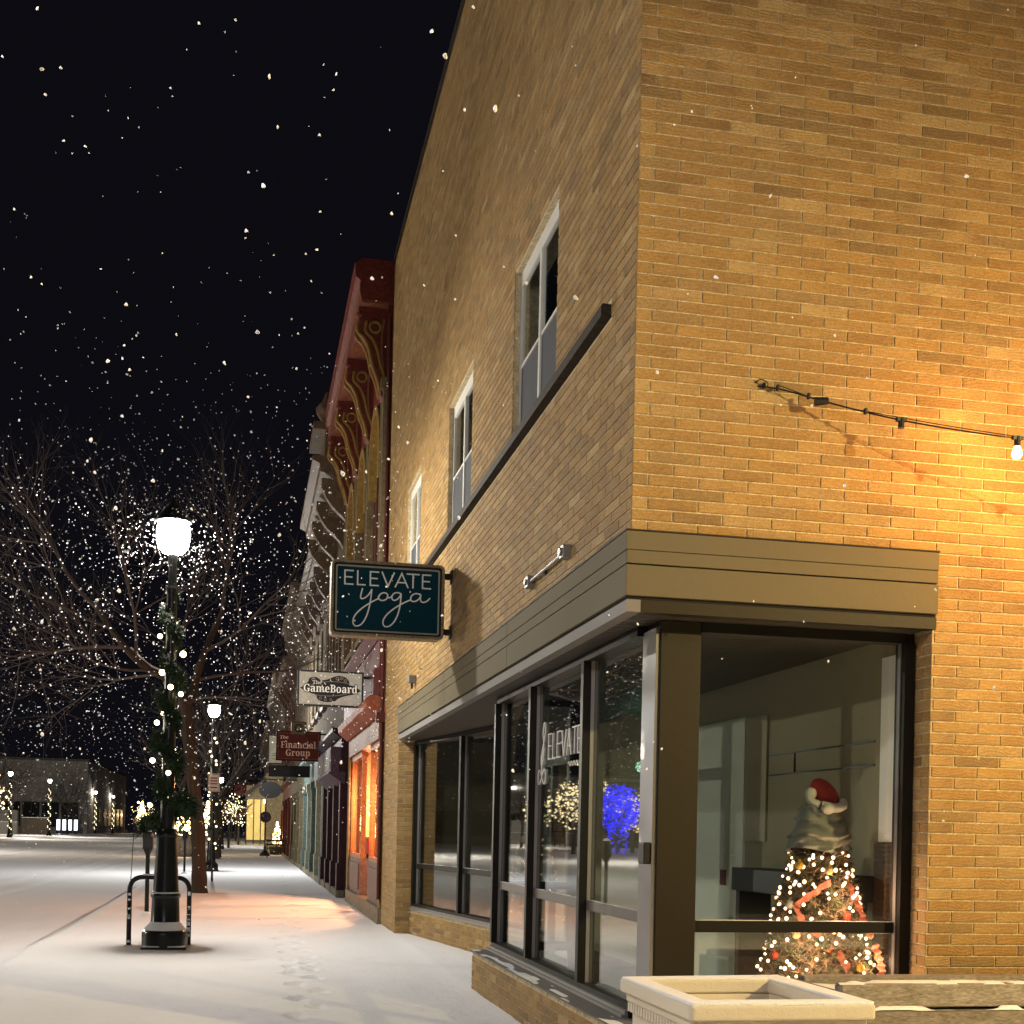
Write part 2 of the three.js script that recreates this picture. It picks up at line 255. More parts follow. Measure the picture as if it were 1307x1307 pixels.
// ---- fascia, lip and soffit over the shop windows
{
  const f = new THREE.Group(); f.name = 'fascia'; yoga.add(f);
  part(f, 'backing', [bx(-0.012, 0.2, 2.80, 3.235, 0.012, -10.84), bx(0.2, 1.925, 2.80, 3.235, 0.012, -0.1)], M.gap);
  const seams = [0.036, -3.3, -6.6, -8.98, -10.0, -10.85];
  for (let i = 0; i < seams.length - 1; i++) {
    const m = M.fascia, a = seams[i] - (i ? 0.004 : 0), b = seams[i + 1] + 0.004;
    part(f, 'panel', rbx(-0.036, -0.008, 3.135, 3.243, a, b, 0.004, 1), m); part(f, 'panel', rbx(-0.03, -0.008, 3.058, 3.134, a, b, 0.003, 1), m);
    part(f, 'panel', rbx(-0.034, -0.008, 2.872, 3.050, a, b, 0.004, 1), m);
  }
  part(f, 'panel', rbx(-0.03, 1.928, 3.135, 3.243, 0.008, 0.0362, 0.004, 1), M.fascia); part(f, 'panel', rbx(-0.03, 1.928, 3.058, 3.134, 0.008, 0.030, 0.003, 1), M.fascia);
  part(f, 'panel', rbx(-0.03, 1.928, 2.872, 3.050, 0.008, 0.034, 0.004, 1), M.fascia);
  part(f, 'lip', [bx(-0.022, 0.06, 2.782, 2.852, 0.022, -6.6), bx(-0.022, 0.06, 2.782, 2.852, -6.605, -10.85)], M.lip);
  part(f, 'lip', bx(0.06, 1.925, 2.782, 2.852, 0.022, -0.06), M.columnBrown);
  part(f, 'snow_cover', [field(-0.038, 0.0, Array.from({ length: 300 }, (_, i) => -i * 0.036), 0.012, (x, z) => 3.2525 + 0.012 * Math.max(0, L32(z * 5, x * 30 + 2) - 0.35), 3)], M.snowCap);
  part(f, 'flashing', [bx(-0.04, 0.02, 3.244, 3.252, 0.04, -10.85), bx(0.02, 1.93, 3.244, 3.252, 0.04, -0.02)], M.steelDark);
  const slats = []; for (let z = -0.07; z > -10.8; z -= 0.1) slats.push(bx(0.062, 1.2, 2.786, 2.797, z, z - 0.088)); slats.push(bx(0.06, 1.9, 2.787, 2.797, -0.062, -0.2));
  part(yoga, 'soffit', [...slats, bx(0.06, 1.9, 2.798, 2.81, -0.07, -10.84)], M.soffit);
}
// ---- near shop window (street side) : frame in front of the glass
const FX0 = 0.185, FX1 = 0.3, GX = 0.265, SILL = 0.372;
function windowWall(name, len, divs, rail, pos, turn, opts = {}) { // local x along the glass, y up, z out of the window
  const w = new THREE.Group(); w.name = name; w.position.set(...pos); w.rotation.y = turn; yoga.add(w);
  const top = opts.top ?? 2.784, d0 = -0.035, d1 = 0.075;
  const g = [bx(0, len, SILL + 0.001, SILL + 0.085, d0, d1), bx(0, len, top - 0.06, top, d0, d1 - 0.01)];
  part(w, 'sill', [bx(-0.01, len + 0.01, SILL + 0.002, SILL + 0.03, d1, d1 + 0.045), bx(0, len, SILL + 0.03, SILL + 0.05, d1, d1 + 0.02)], opts.sill ?? M.aluDull);
  for (const k of g) part(w, 'frame_rail', k, M.bronze);
  part(w, 'transom', rbx(0, len, rail - 0.035, rail + 0.035, d0 - 0.003, d1 - 0.05, 0.004, 1), opts.rail ?? M.bronze);
  part(w, 'snow_cover', field(0.02, len - 0.02, [d1 - 0.052, 0.018, 0.008], 0.02, (x, z) => rail + 0.036 + 0.009 * Math.max(0, L32(x * 6 + len, 3) - 0.25) * (z > d1 - 0.053 ? 0.3 : 1), 2), M.snowCap);
  for (const d of divs) { part(w, 'mullion', [bx(d - 0.034, d + 0.034, SILL + 0.085, top - 0.06, d0 + 0.003, d1 + 0.012)], M.bronze); part(w, 'bead', [bx(d - 0.04, d - 0.035, SILL + 0.085, top - 0.06, 0.005, 0.04), bx(d + 0.035, d + 0.04, SILL + 0.085, top - 0.06, 0.005, 0.03)], M.aluDull); }
  const e = [0, ...divs.filter((d) => d > 0.1 && d < len - 0.1), len];
  for (let i = 0; i < e.length - 1; i++) {
    part(w, 'pane', bx(e[i] + 0.02, e[i + 1] - 0.02, SILL + 0.08, rail - 0.03, 0, 0.006), M.glass);
    part(w, 'pane', bx(e[i] + 0.02, e[i + 1] - 0.02, rail + 0.03, top - 0.055, 0, 0.006), M.glass);
  }
  return w;
}
// local z out = -X world, local x = +Z world
windowWall('shop_window', 4.36, [0.034, 1.50, 3.17], 1.0, [GX, 0, -4.83], -Math.PI / 2, { rail: std({ color: lin(0.13, 0.115, 0.10), roughness: 0.5 }) });
windowWall('shop_window', 1.385, [1.35], 0.96, [0.52, 0, -0.262], 0, { sill: M.bronze });
{ const a = V(0.3, 0, -10.97), b = V(1.0, 0, -6.6), d = b.clone().sub(a), L = d.length(); windowWall('shop_window', L, [0.05, L * 0.47, L - 0.04], 1.0, a.toArray(), Math.atan2(-d.z, d.x));
  const n = Math.atan2(-d.z, d.x), geos = []; // angled plinth
  lay(0, L, 0, 0.37, 0.25, [], (s, y, w, h) => { const g = brickGeo(w, h, BR() * 7, BR() * 7); g.translate(s, y, 0.1 - PROUD); tint(g); geos.push(g); });
  const pl = new THREE.Group(); pl.name = 'angled_plinth'; pl.position.copy(a); pl.rotation.y = n; yoga.add(pl);
  part(pl, 'mortar', bx(0, L, -0.2, 0.372, -0.15, 0.1 - PROUD), M.mortar); const q = part(pl, 'brickwork', geos, brickMerged); q.userData.kind = 'stuff';
}
windowWall('shop_window', 0.72, [0.034, 0.69], 1.0, [1.0, 0, -4.86], Math.PI);
{ // entrance door in the recess
  const d = new THREE.Group(); d.name = 'entrance_door'; yoga.add(d);
  part(d, 'frame', [bx(0.98, 1.05, 0.02, 2.78, -6.58, -6.5), bx(0.98, 1.05, 0.02, 2.78, -4.9, -4.98), bx(0.98, 1.05, 2.2, 2.3, -6.5, -4.98), bx(0.98, 1.05, 0.02, 0.25, -6.5, -4.98), bx(0.98, 1.05, 0.25, 2.2, -5.72, -5.8)], M.bronze);
  part(d, 'pane', bx(1.01, 1.016, 0.25, 2.75, -6.5, -4.98), M.glass); part(d, 'handle', [cyl(V(0.93, 0.9, -5.68), V(0.93, 1.3, -5.68), 0.012), cyl(V(0.93, 0.95, -5.68), V(0.99, 0.95, -5.68), 0.01), cyl(V(0.93, 1.25, -5.68), V(0.99, 1.25, -5.68), 0.01)], M.alu);
}
{ // corner column
  const c = new THREE.Group(); c.name = 'corner_column'; yoga.add(c);
  part(c, 'cladding', [rbx(0.262, 0.515, 0.374, 2.784, -0.2, -0.47, 0.006, 2)], M.columnBrown);
  part(c, 'metal_cover', bx(0.236, 0.262, 0.42, 2.74, -0.215, -0.462), M.alu);
  part(c, 'card_reader', [rbx(0.19, 0.236, 1.33, 1.46, -0.225, -0.33, 0.008, 2)], M.black); part(c, 'reader_face', bx(0.2, 0.228, 1.345, 1.45, -0.331, -0.345), M.white);
}
part(yoga, 'plinth_flashing', [bx(-0.012, FX0 + 0.0, SILL + 0.0015, SILL + 0.012, 0.012, -4.79), bx(FX0, 1.9, SILL + 0.0015, SILL + 0.0115, 0.012, -0.17)], std({ color: lin(0.10, 0.092, 0.085), roughness: 0.55 }));
part(yoga, 'snow_cover', [field(-0.012, 0.1, Array.from({ length: 240 }, (_, i) => -i * 0.02), 0.014, (x, z) => SILL + 0.0115 + 0.016 * Math.max(0, L32(z * 4 + 5, x * 20) * 0.6 + L16(z * 1.5, 2) * 0.4 - 0.42 - 2.2 * Math.max(0, x - 0.03)), 3)], M.snowCap);
// window lettering and the looped emblem
{
  const w = new THREE.Group(); w.name = 'window_lettering'; yoga.add(w);
  const wm = std({ color: lin(0.72, 0.72, 0.70), roughness: 0.6 }), X = GX - 0.011, S = 0.011;
  const stroke = (pts, z0, y0, sc, r = S / 2) => { const g = []; for (let i = 0; i < pts.length - 1; i++) g.push(cyl(V(X, y0 + pts[i][1] * sc, z0 + pts[i][0] * sc), V(X, y0 + pts[i + 1][1] * sc, z0 + pts[i + 1][0] * sc), r, r, 5)); return g; };
  const LET = { E: [[[0.5, 1], [0, 1], [0, 0], [0.5, 0]], [[0, 0.52], [0.42, 0.52]]], L: [[[0, 1], [0, 0], [0.5, 0]]], V: [[[0, 1], [0.32, 0], [0.64, 1]]], A: [[[0, 0], [0.32, 1], [0.64, 0]], [[0.11, 0.34], [0.53, 0.34]]], T: [[[0, 1], [0.6, 1]], [[0.3, 1], [0.3, 0]]] };
  let z = -2.94; for (const ch of 'ELEVATE') { const k = 0.2; if (z < -2.02) part(w, 'letter', LET[ch].flatMap((p) => stroke(p, z, 2.1, k)), wm); z += k * ({ E: 0.74, L: 0.7, V: 0.78, A: 0.82, T: 0.78 })[ch]; }
  const loop = []; for (let i = 0; i <= 40; i++) { const t = i / 40 * Math.PI * 2; loop.push(V(X, 1.965 + 0.075 * Math.sin(2 * t) * 0.8, -3.15 + 0.13 * Math.sin(t))); }
  part(w, 'emblem', [tube(loop, S / 2, 60, 5), tube([V(X, 1.98, -3.14), V(X, 2.1, -3.16), V(X, 2.22, -3.10), V(X, 2.33, -3.13), V(X, 2.41, -3.09), V(X, 2.33, -3.05), V(X, 2.22, -3.12), V(X, 2.12, -3.18), V(X, 2.06, -3.16), V(X, 2.12, -3.10), V(X, 2.2, -3.08)], S / 2, 60, 5)], wm);
  const y = []; for (let i = 0; i <= 30; i++) { const t = i / 30; y.push(V(X, 2.03 + 0.018 * Math.sin(t * 24), -2.3 + t * 0.3)); } part(w, 'script_line', tube(y, 0.003, 60, 4), wm);
}
// interior seen through the glass
{
  const r = new THREE.Group(); r.name = 'interior'; yoga.add(r); const IX = 2.25, CE = 3.0;
  part(r, 'side_wall', bx(IX, IX + 0.1, 0, CE, -0.27, -12.7), M.olive);
  part(r, 'ceiling', bx(0.262, IX, CE, CE + 0.1, -0.262, -12.7), M.ceiling);
  part(r, 'floor', [bx(0.26, IX, -0.2, 0.03, -0.262, -4.87), bx(1.06, IX, -0.2, 0.03, -4.87, -12.7)], M.floorDark);
  part(r, 'end_wall', bx(0.3, IX, 0.03, CE, -12.55, -12.65), M.olive);
  part(r, 'white_board', rbx(IX - 0.03, IX - 0.002, 1.49, 2.78, -0.9, -1.18, 0.004, 1), M.white); part(r, 'wood_board', rbx(IX - 0.04, IX - 0.002, 0.03, 1.485, -0.9, -1.22, 0.004, 1), M.woodBrown);
  part(r, 'pale_panel', bx(IX - 0.03, IX - 0.002, 0.1, 2.58, -3.62, -5.4), M.paleGreen); part(r, 'narrow_panel', bx(IX - 0.02, IX - 0.002, 1.47, 2.56, -3.16, -3.615), std({ color: lin(0.36, 0.33, 0.23), roughness: 0.9 }));
  part(r, 'cable_rail', [bx(IX - 0.012, IX - 0.001, 2.20, 2.212, -1.3, -3.15), bx(IX - 0.012, IX - 0.001, 2.03, 2.042, -1.3, -3.15), bx(IX - 0.011, IX - 0.001, 2.043, 2.199, -2.62, -2.632)], M.black);
  { const ex = part(r, 'exit_sign_light', rbx(IX - 0.06, IX - 0.02, 2.2, 2.32, -6.24, -6.5, 0.01, 1), glow(0.12, 1, 0.55, 2.2), 'small green exit sign'); point(r, lin(0.55, 1, 0.78), 0.16, [IX - 0.12, 2.26, -6.37], 0.06); }
  part(r, 'switch_plate', bx(IX - 0.04, IX - 0.03, 1.06, 1.2, -4.0, -4.12), std({ color: lin(0.18, 0.05, 0.04) }));
}
// pair of junction boxes joined by conduit, and a small wall fitting
{
  const t = thing('wall_conduit', 'two small metal junction boxes joined by a pipe above the fascia', 'conduit', [0, 3.43, -1.97]); t.scale.set(0.8, 0.8, 1);
  part(t, 'junction_box', [rbx(-0.07, 0.004, -0.055, 0.055, 0.49, 0.6, 0.008), cyl(V(-0.07, 0, 0.545), V(-0.09, 0, 0.545), 0.035)], M.aluDull); part(t, 'junction_box', [rbx(-0.07, 0.004, -0.055, 0.055, -0.6, -0.49, 0.008), cyl(V(-0.07, 0, -0.545), V(-0.085, 0, -0.545), 0.03)], M.aluDull);
  part(t, 'pipe', cyl(V(-0.035, 0, -0.49), V(-0.035, 0, 0.49), 0.016), M.aluDull); part(t, 'bracket', bx(-0.02, 0.004, -0.03, 0.03, -0.12, -0.08), M.steelDark);
  const s = thing('wall_fitting', 'small grey electrical fitting on brick beneath the shop sign', 'fitting', [0, 3.46, -9.25]);
  part(s, 'box', rbx(-0.1, 0.004, -0.05, 0.05, -0.06, 0.06, 0.008), M.aluDull); part(s, 'stub', cyl(V(-0.05, -0.12, 0), V(-0.05, -0.05, 0), 0.015), M.steelDark);
}
// ------------------------------------------------------------------ shop sign of the corner building
{
  const t = thing('projecting_sign', 'teal ELEVATE yoga sign in a rounded metal frame on the brick wall', 'sign', [-0.695, 3.945, -6.47]);
  const W = 1.2, H = 0.79;
  const rr2 = (w, h, r) => { const s = new THREE.Shape(); s.moveTo(-w / 2 + r, -h / 2); s.lineTo(w / 2 - r, -h / 2); s.quadraticCurveTo(w / 2, -h / 2, w / 2, -h / 2 + r); s.lineTo(w / 2, h / 2 - r); s.quadraticCurveTo(w / 2, h / 2, w / 2 - r, h / 2); s.lineTo(-w / 2 + r, h / 2); s.quadraticCurveTo(-w / 2, h / 2, -w / 2, h / 2 - r); s.lineTo(-w / 2, -h / 2 + r); s.quadraticCurveTo(-w / 2, -h / 2, -w / 2 + r, -h / 2); return s; };
  const ring = (w, h, r, b, d, z) => { const s = rr2(w, h, r); s.holes.push(rr2(w - 2 * b, h - 2 * b, Math.max(0.005, r - b))); const g = new THREE.ExtrudeGeometry(s, { depth: d, bevelEnabled: true, bevelSize: 0.004, bevelThickness: 0.004, bevelSegments: 2, curveSegments: 6 }); g.translate(0, 0, z); return g; };
  part(t, 'frame', [ring(W, H, 0.06, 0.022, 0.2, -0.1)], std({ color: lin(0.36, 0.30, 0.19), roughness: 0.45, metalness: 0.3, map: T_grain }));
  part(t, 'inner_frame', [ring(W - 0.05, H - 0.05, 0.045, 0.018, 0.16, -0.08)], M.blackSatin); part(t, 'trim', [ring(W - 0.095, H - 0.095, 0.03, 0.012, 0.155, -0.0775)], std({ color: lin(0.28, 0.27, 0.22), roughness: 0.5 }));
  const face = canvasTex(1024, 664, (c, w, h) => {
    c.fillStyle = '#06303d'; c.fillRect(0, 0, w, h); const r = rng(9);
    for (let i = 0; i < 700; i++) { c.fillStyle = `rgba(${r() < 0.5 ? '0,20,28' : '60,110,120'},${0.03 + 0.07 * r()})`; c.beginPath(); c.arc(r() * w, r() * h, 1 + r() * 9 * r(), 0, 7); c.fill(); }
    for (let i = 0; i < 90; i++) { c.fillStyle = `rgba(150,175,175,${0.12 + 0.25 * r()})`; c.beginPath(); c.arc(r() * r() * w * 0.7, h - r() * r() * h * 0.55, 1 + r() * 4, 0, 7); c.fill(); }
    c.strokeStyle = '#d9dcd8'; c.lineCap = 'butt'; c.lineJoin = 'miter'; c.lineWidth = 15;
    const y0 = 50, y1 = 200, L = (...p) => { c.beginPath(); p.forEach(([x, y], i) => i ? c.lineTo(x, y) : c.moveTo(x, y)); c.stroke(); };
    const E = (x) => { L([x + 92, y0 + 7], [x + 7, y0 + 7], [x + 7, y1 - 7], [x + 92, y1 - 7]); L([x + 7, 122], [x + 80, 122]); };
    E(82); L([213, y0], [213, y1 - 7], [292, y1 - 7]); E(330); L([450, y0], [510, y1 - 6], [572, y0]); L([580, y1], [645, y0 + 6], [710, y1]); L([606, 148], [684, 148]); L([692, y0 + 7], [822, y0 + 7]); L([757, y0 + 7], [757, y1]); E(845);
    c.lineCap = 'round'; c.lineJoin = 'round'; c.lineWidth = 14;
    const B = (m, ...s) => { c.beginPath(); c.moveTo(...m); for (const q of s) c.bezierCurveTo(...q); c.stroke(); };
    B([262, 232], [245, 300, 235, 335, 262, 332], [300, 328, 340, 270, 352, 236]); B([352, 236], [345, 360, 325, 520, 255, 592], [190, 640, 165, 585, 180, 535], [205, 455, 330, 370, 420, 322]);
    B([420, 322], [420, 250, 520, 240, 510, 300], [500, 350, 410, 355, 420, 300]); B([505, 300], [525, 320, 540, 300, 552, 290]);
    B([640, 262], [600, 235, 545, 262, 552, 310], [560, 350, 620, 330, 642, 262]); B([642, 262], [640, 380, 620, 520, 545, 585], [480, 630, 455, 575, 475, 530], [500, 460, 620, 370, 735, 318]);
    B([835, 262], [790, 230, 728, 265, 738, 315], [748, 350, 820, 330, 838, 264]); B([838, 264], [825, 320, 840, 345, 880, 330], [900, 322, 915, 308, 925, 292]);
  });
  const fm = std({ map: face, roughness: 0.6, specularIntensity: 0.15 });
  for (const s of [1, -1]) { const g = new THREE.PlaneGeometry(W - 0.09, H - 0.09); if (s < 0) g.rotateY(Math.PI); g.translate(0, 0, s * 0.07); part(t, 'sign_face', g, fm); }
  part(t, 'cabinet', bx(-W / 2 + 0.025, W / 2 - 0.025, -H / 2 + 0.025, H / 2 - 0.025, -0.065, 0.065), M.blackSatin);
  for (const y of [0.3, -0.3]) part(t, 'bracket_arm', [rbx(0.6, 0.69, y - 0.03, y + 0.03, -0.03, 0.03, 0.006), bx(0.68, 0.694, y - 0.07, y + 0.07, -0.06, 0.06)], M.steelDark);
}

// ------------------------------------------------------------------ row of old buildings up the street
// flat wall with openings. u = -z. openings: [u0,u1,y0,y1,arched]
function pierced(u0, u1, y0, y1, holes, x0, depth) {
  const s = new THREE.Shape(); s.moveTo(u0, y0); s.lineTo(u1, y0); s.lineTo(u1, y1); s.lineTo(u0, y1); s.closePath();
  for (const [a, b, c, d, arch] of holes) { const h = new THREE.Path(); h.moveTo(a, c); h.lineTo(a, d); if (arch) h.absarc((a + b) / 2, d, (b - a) / 2, Math.PI, 0, true); else h.lineTo(b, d); h.lineTo(b, c); h.closePath(); s.holes.push(h); }
  const g = new THREE.ExtrudeGeometry(s, { depth, bevelEnabled: false, curveSegments: 10 });
  g.applyMatrix4(new THREE.Matrix4().makeBasis(V(0, 0, -1), V(0, 1, 0), V(1, 0, 0))); g.translate(x0, 0, 0); return g;
}
// moulding with a profile [[x,y],...] (x negative = out over the pavement) running along the street
function moulding(profile, u0, u1) { const s = new THREE.Shape(); profile.forEach(([x, y], i) => i ? s.lineTo(x, y) : s.moveTo(x, y)); s.closePath(); const g = new THREE.ExtrudeGeometry(s, { depth: u1 - u0, bevelEnabled: false }); g.translate(0, 0, -u1); return g; }
const paint = (r, g, b, rough = 0.6) => std({ color: lin(r, g, b), roughness: rough, specularIntensity: 0.2, map: rep(T_grain, 1.3, 1.3), bumpMap: T_noise, bumpScale: 0.002 });
const darkGlass = new THREE.MeshPhysicalMaterial({ color: lin(0.9, 0.93, 0.92), transmission: 1, thickness: 0, roughness: 0.03, ior: 1.6 });

{ // the red and ochre building with the big bracketed cornice and the lit shop
  const b = thing('ornate_red_building', 'ornate old building with red bracketed cornice and orange lit shop window', 'building');
  const U0 = 12.9, U1 = 20.5, tan = paint(0.25, 0.185, 0.10, 0.85), red = paint(0.23, 0.052, 0.038), brick = paint(0.14, 0.05, 0.035, 0.9), ochre = paint(0.42, 0.26, 0.07), rose = paint(0.38, 0.15, 0.09), stone = grainy(lin(0.30, 0.24, 0.16), 0.9), greyPink = paint(0.22, 0.14, 0.12);
  const wins = [[13.55, 14.95, 5.1, 7.75, 1], [15.95, 17.35, 5.1, 7.75, 1], [18.35, 19.75, 5.1, 7.75, 1]];
  part(b, 'wall', [pierced(U0, U1, 3.6, 10.0, wins, 0, 0.3), bx(3, 9, 4.2, 9.9, -U0, -U1), bx(0.3, 3, 4.2, 9.8, -U0 - 0.02, -U0 - 0.12), bx(0.3, 3, 4.2, 9.8, -U1 + 0.12, -U1 + 0.02), bx(0.3, 3, 4.2, 4.4, -U0 - 0.12, -U1 + 0.12), bx(0.3, 3, 9.7, 9.9, -U0 - 0.12, -U1 + 0.12)], brick);
  for (const u of [12.98, 15.45, 17.85, 20.2]) { part(b, 'pilaster', [bx(-0.12, 0, 4.7, 8.5, -u, -u - 0.2), bx(-0.12, 0, 4.7, 8.5, -u - 0.28, -u - 0.42), bx(-0.08, 0, 4.7, 8.5, -u - 0.2, -u - 0.28), bx(-0.16, 0, 8.5, 8.68, -u + 0.03, -u - 0.45), bx(-0.16, 0, 4.6, 4.7, -u + 0.03, -u - 0.45)], tan); }
  for (const [a, c, y0, y1] of wins) {
    const w = new THREE.Group(); w.name = 'arched_window'; b.add(w); const m = (a + c) / 2, r = (c - a) / 2;
    const arc = (rad, wid, dep) => { const s = new THREE.Shape(); s.absarc(0, 0, rad + wid, 0, Math.PI, false); s.lineTo(-rad, 0); s.absarc(0, 0, rad, Math.PI, 0, true); const g = new THREE.ExtrudeGeometry(s, { depth: dep, bevelEnabled: false, curveSegments: 12 }); g.applyMatrix4(new THREE.Matrix4().makeBasis(V(0, 0, -1), V(0, 1, 0), V(1, 0, 0))); g.translate(-dep, y1, -m); return g; };
    part(w, 'hood_mould', [arc(r, 0.16, 0.14), bx(-0.14, 0, y1 - 0.5, y1, -a, -a + 0.16), bx(-0.14, 0, y1 - 0.5, y1, -c, -c - 0.16)], ochre);
    part(w, 'frame', [bx(0.1, 0.2, y0, y1, -a, -a - 0.09), bx(0.1, 0.2, y0, y1, -c, -c + 0.09), bx(0.1, 0.2, y0, y0 + 0.1, -a, -c), bx(0.11, 0.2, y0 + 1.35, y0 + 1.43, -a, -c), bx(0.105, 0.2, y0, y1 + r - 0.1, -m - 0.03, -m + 0.03), arc(r - 0.1, 0.1, 0.06).translate(0.2, 0, 0)], red);
    part(w, 'pane', bx(0.16, 0.166, y0, y1 + r, -a, -c), darkGlass); part(w, 'sill', bx(-0.12, 0.2, y0 - 0.12, y0 - 0.002, -a + 0.12, -c - 0.12), tan);
  }
  part(b, 'frieze', moulding([[0, 8.7], [-0.06, 8.7], [-0.06, 9.85], [0, 9.85]], U0 + 0.1, U1 - 0.1), red);
  const co = part(b, 'cornice', [moulding([[0.3, 9.85], [-0.5, 9.85], [-0.52, 9.95], [-0.52, 10.14], [-0.6, 10.2], [-0.62, 10.42], [-0.5, 10.5], [0.3, 10.5]], U0, U1)], red);
  part(co, 'soffit_board', bx(-0.49, -0.07, 9.82, 9.848, -U0 - 0.05, -U1 + 0.05), rose); part(co, 'drip_board', bx(-0.535, -0.521, 9.955, 10.13, -U0 - 0.01, -U1 + 0.01), rose);
  for (const u of [13.25, 15.5, 17.75, 20.0]) {
    const g = new THREE.Group(); g.name = 'scroll_bracket'; g.position.set(-0.06, 8.35, -u); b.add(g);
    const s = new THREE.Shape(); s.moveTo(0, 1.46); s.lineTo(-0.46, 1.46); s.lineTo(-0.46, 1.26); s.bezierCurveTo(-0.5, 1.0, -0.30, 1.02, -0.27, 0.78); s.bezierCurveTo(-0.24, 0.52, -0.16, 0.5, -0.13, 0.3); s.bezierCurveTo(-0.12, 0.14, -0.08, 0.06, 0, 0); s.closePath();
    const e = new THREE.ExtrudeGeometry(s, { depth: 0.26, bevelEnabled: true, bevelSize: 0.01, bevelThickness: 0.01, bevelSegments: 1, curveSegments: 8 }); e.translate(0, 0, -0.13); part(g, 'body', e, red);
    const curl = (d, z) => tube([V(-0.46 - d, 1.24, z), V(-0.47 - d, 1.08, z), V(-0.36 - d, 0.97, z), V(-0.28 - d, 0.8, z), V(-0.22 - d, 0.56, z), V(-0.13 - d, 0.32, z), V(-0.08 - d, 0.1, z)], 0.03, 26, 6);
    part(g, 'scroll_trim', [curl(0.01, 0.13), curl(-0.12, 0.145), curl(0.01, -0.13)], ochre);
    const to = new THREE.TorusGeometry(0.085, 0.024, 6, 14); to.translate(-0.2, 1.16, 0.145); part(g, 'rosette', to, ochre);
    part(g, 'leaf', tube([V(-0.06, 1.3, 0.145), V(-0.09, 0.9, 0.145), V(-0.05, 0.4, 0.145)], 0.022, 12, 5), rose); part(g, 'bead', ball(-0.45, 1.34, 0.1, 0.06), rose); part(g, 'bead', ball(-0.47, 1.2, 0.12, 0.04), rose);
  }
  // signboard and shop cornice
  part(b, 'signboard', [bx(-0.08, 0, 3.66, 4.6, -U0 - 0.2, -U1 + 0.2), moulding([[0, 4.55], [-0.1, 4.55], [-0.22, 4.68], [-0.22, 4.74], [0, 4.74]], U0 + 0.05, U1 - 0.05)], paint(0.15, 0.03, 0.028));
  part(b, 'shop_cornice', moulding([[0.1, 3.32], [-0.08, 3.32], [-0.26, 3.48], [-0.28, 3.6], [-0.2, 3.66], [0.1, 3.66]], 13.2, 19.3), paint(0.36, 0.10, 0.05));
  part(b, 'shop_frieze', bx(-0.04, 0.25, 2.98, 3.32, -13.4, -19.2), paint(0.30, 0.16, 0.10));
  part(b, 'stone_plinth', [rbx(-0.05, 0.75, -0.1, 0.26, -12.95, -19.4, 0.02, 2)], stone);
  part(b, 'brick_pier', [bx(-0.02, 0.4, 0.26, 3.32, -12.93, -13.35)], paint(0.33, 0.24, 0.11, 0.9)); part(b, 'brick_pier', [bx(-0.02, 0.3, 0.0, 3.32, -19.2, -19.6)], paint(0.30, 0.22, 0.11, 0.9));
  part(b, 'downspout', [cyl(V(-0.045, 0.4, -12.89), V(-0.045, 9.6, -12.89), 0.028, 0.028, 8), bx(-0.14, 0, 3.2, 3.36, -12.84, -12.97)], paint(0.11, 0.03, 0.025));
  // display windows with grey-pink panels below
  const oFrame = paint(0.45, 0.17, 0.07, 0.5);
  for (const [a, c] of [[13.4, 15.3], [16.9, 19.2]]) {
    const w = new THREE.Group(); w.name = 'display_window'; b.add(w);
    part(w, 'panel', [rbx(0.02, 0.2, 0.26, 0.95, -a, -c, 0.01, 1), bx(0.0, 0.02, 0.36, 0.85, -a - 0.15, -c + 0.15)], greyPink);
    part(w, 'frame', [bx(0.02, 0.14, 0.95, 1.03, -a, -c), bx(0.02, 0.14, 2.88, 2.98, -a, -c), bx(0.03, 0.12, 1.03, 2.88, -a, -a - 0.05), bx(0.03, 0.12, 1.03, 2.88, -c, -c + 0.05), bx(0.05, 0.11, 1.03, 2.88, -(a + c) / 2 + 0.018, -(a + c) / 2 - 0.018)], oFrame);
    part(w, 'pane', bx(0.08, 0.086, 1.03, 2.88, -a - 0.08, -c + 0.08), M.glassPlain);
  }
  const dd = new THREE.Group(); dd.name = 'shop_door'; b.add(dd);
  part(dd, 'frame', [bx(0.75, 0.82, 0.26, 2.9, -15.5, -15.62), bx(0.75, 0.82, 0.26, 2.9, -16.6, -16.72), bx(0.75, 0.82, 0.26, 0.9, -15.62, -16.6), bx(0.75, 0.82, 2.3, 2.4, -15.62, -16.6)], oFrame); part(dd, 'pane', bx(0.78, 0.786, 0.9, 2.9, -15.62, -16.6), M.glassPlain);
  // warm interior
  const inn = new THREE.Group(); inn.name = 'shop_interior'; b.add(inn); const warm = paint(0.78, 0.55, 0.30, 0.8);
  part(inn, 'back_wall', bx(2.2, 2.3, 0.26, 3.3, -13.0, -19.8), warm); part(inn, 'side_wall', bx(0.15, 2.2, 0.26, 3.3, -19.7, -19.8), warm); part(inn, 'side_wall', bx(0.15, 2.2, 0.26, 3.3, -13.02, -13.1), warm);
  part(inn, 'ceiling', bx(0.15, 2.2, 3.2, 3.3, -13.0, -19.8), warm); part(inn, 'floor', bx(0.15, 2.2, 0.2, 0.27, -13.0, -19.8), paint(0.35, 0.09, 0.05));
  for (const u of [14.6, 15.6, 17.6, 18.6]) part(inn, 'shelf_post', bx(1.5, 1.58, 0.27, 2.9, -u, -u - 0.07), oFrame);
  // reflect light out on to the pavement: pendant lamp in the shop
  const lamp = thing('pendant_lamp', 'glowing pendant lamp hanging inside the orange shop window', 'lamp', [0.52, 2.38, -18.2]);
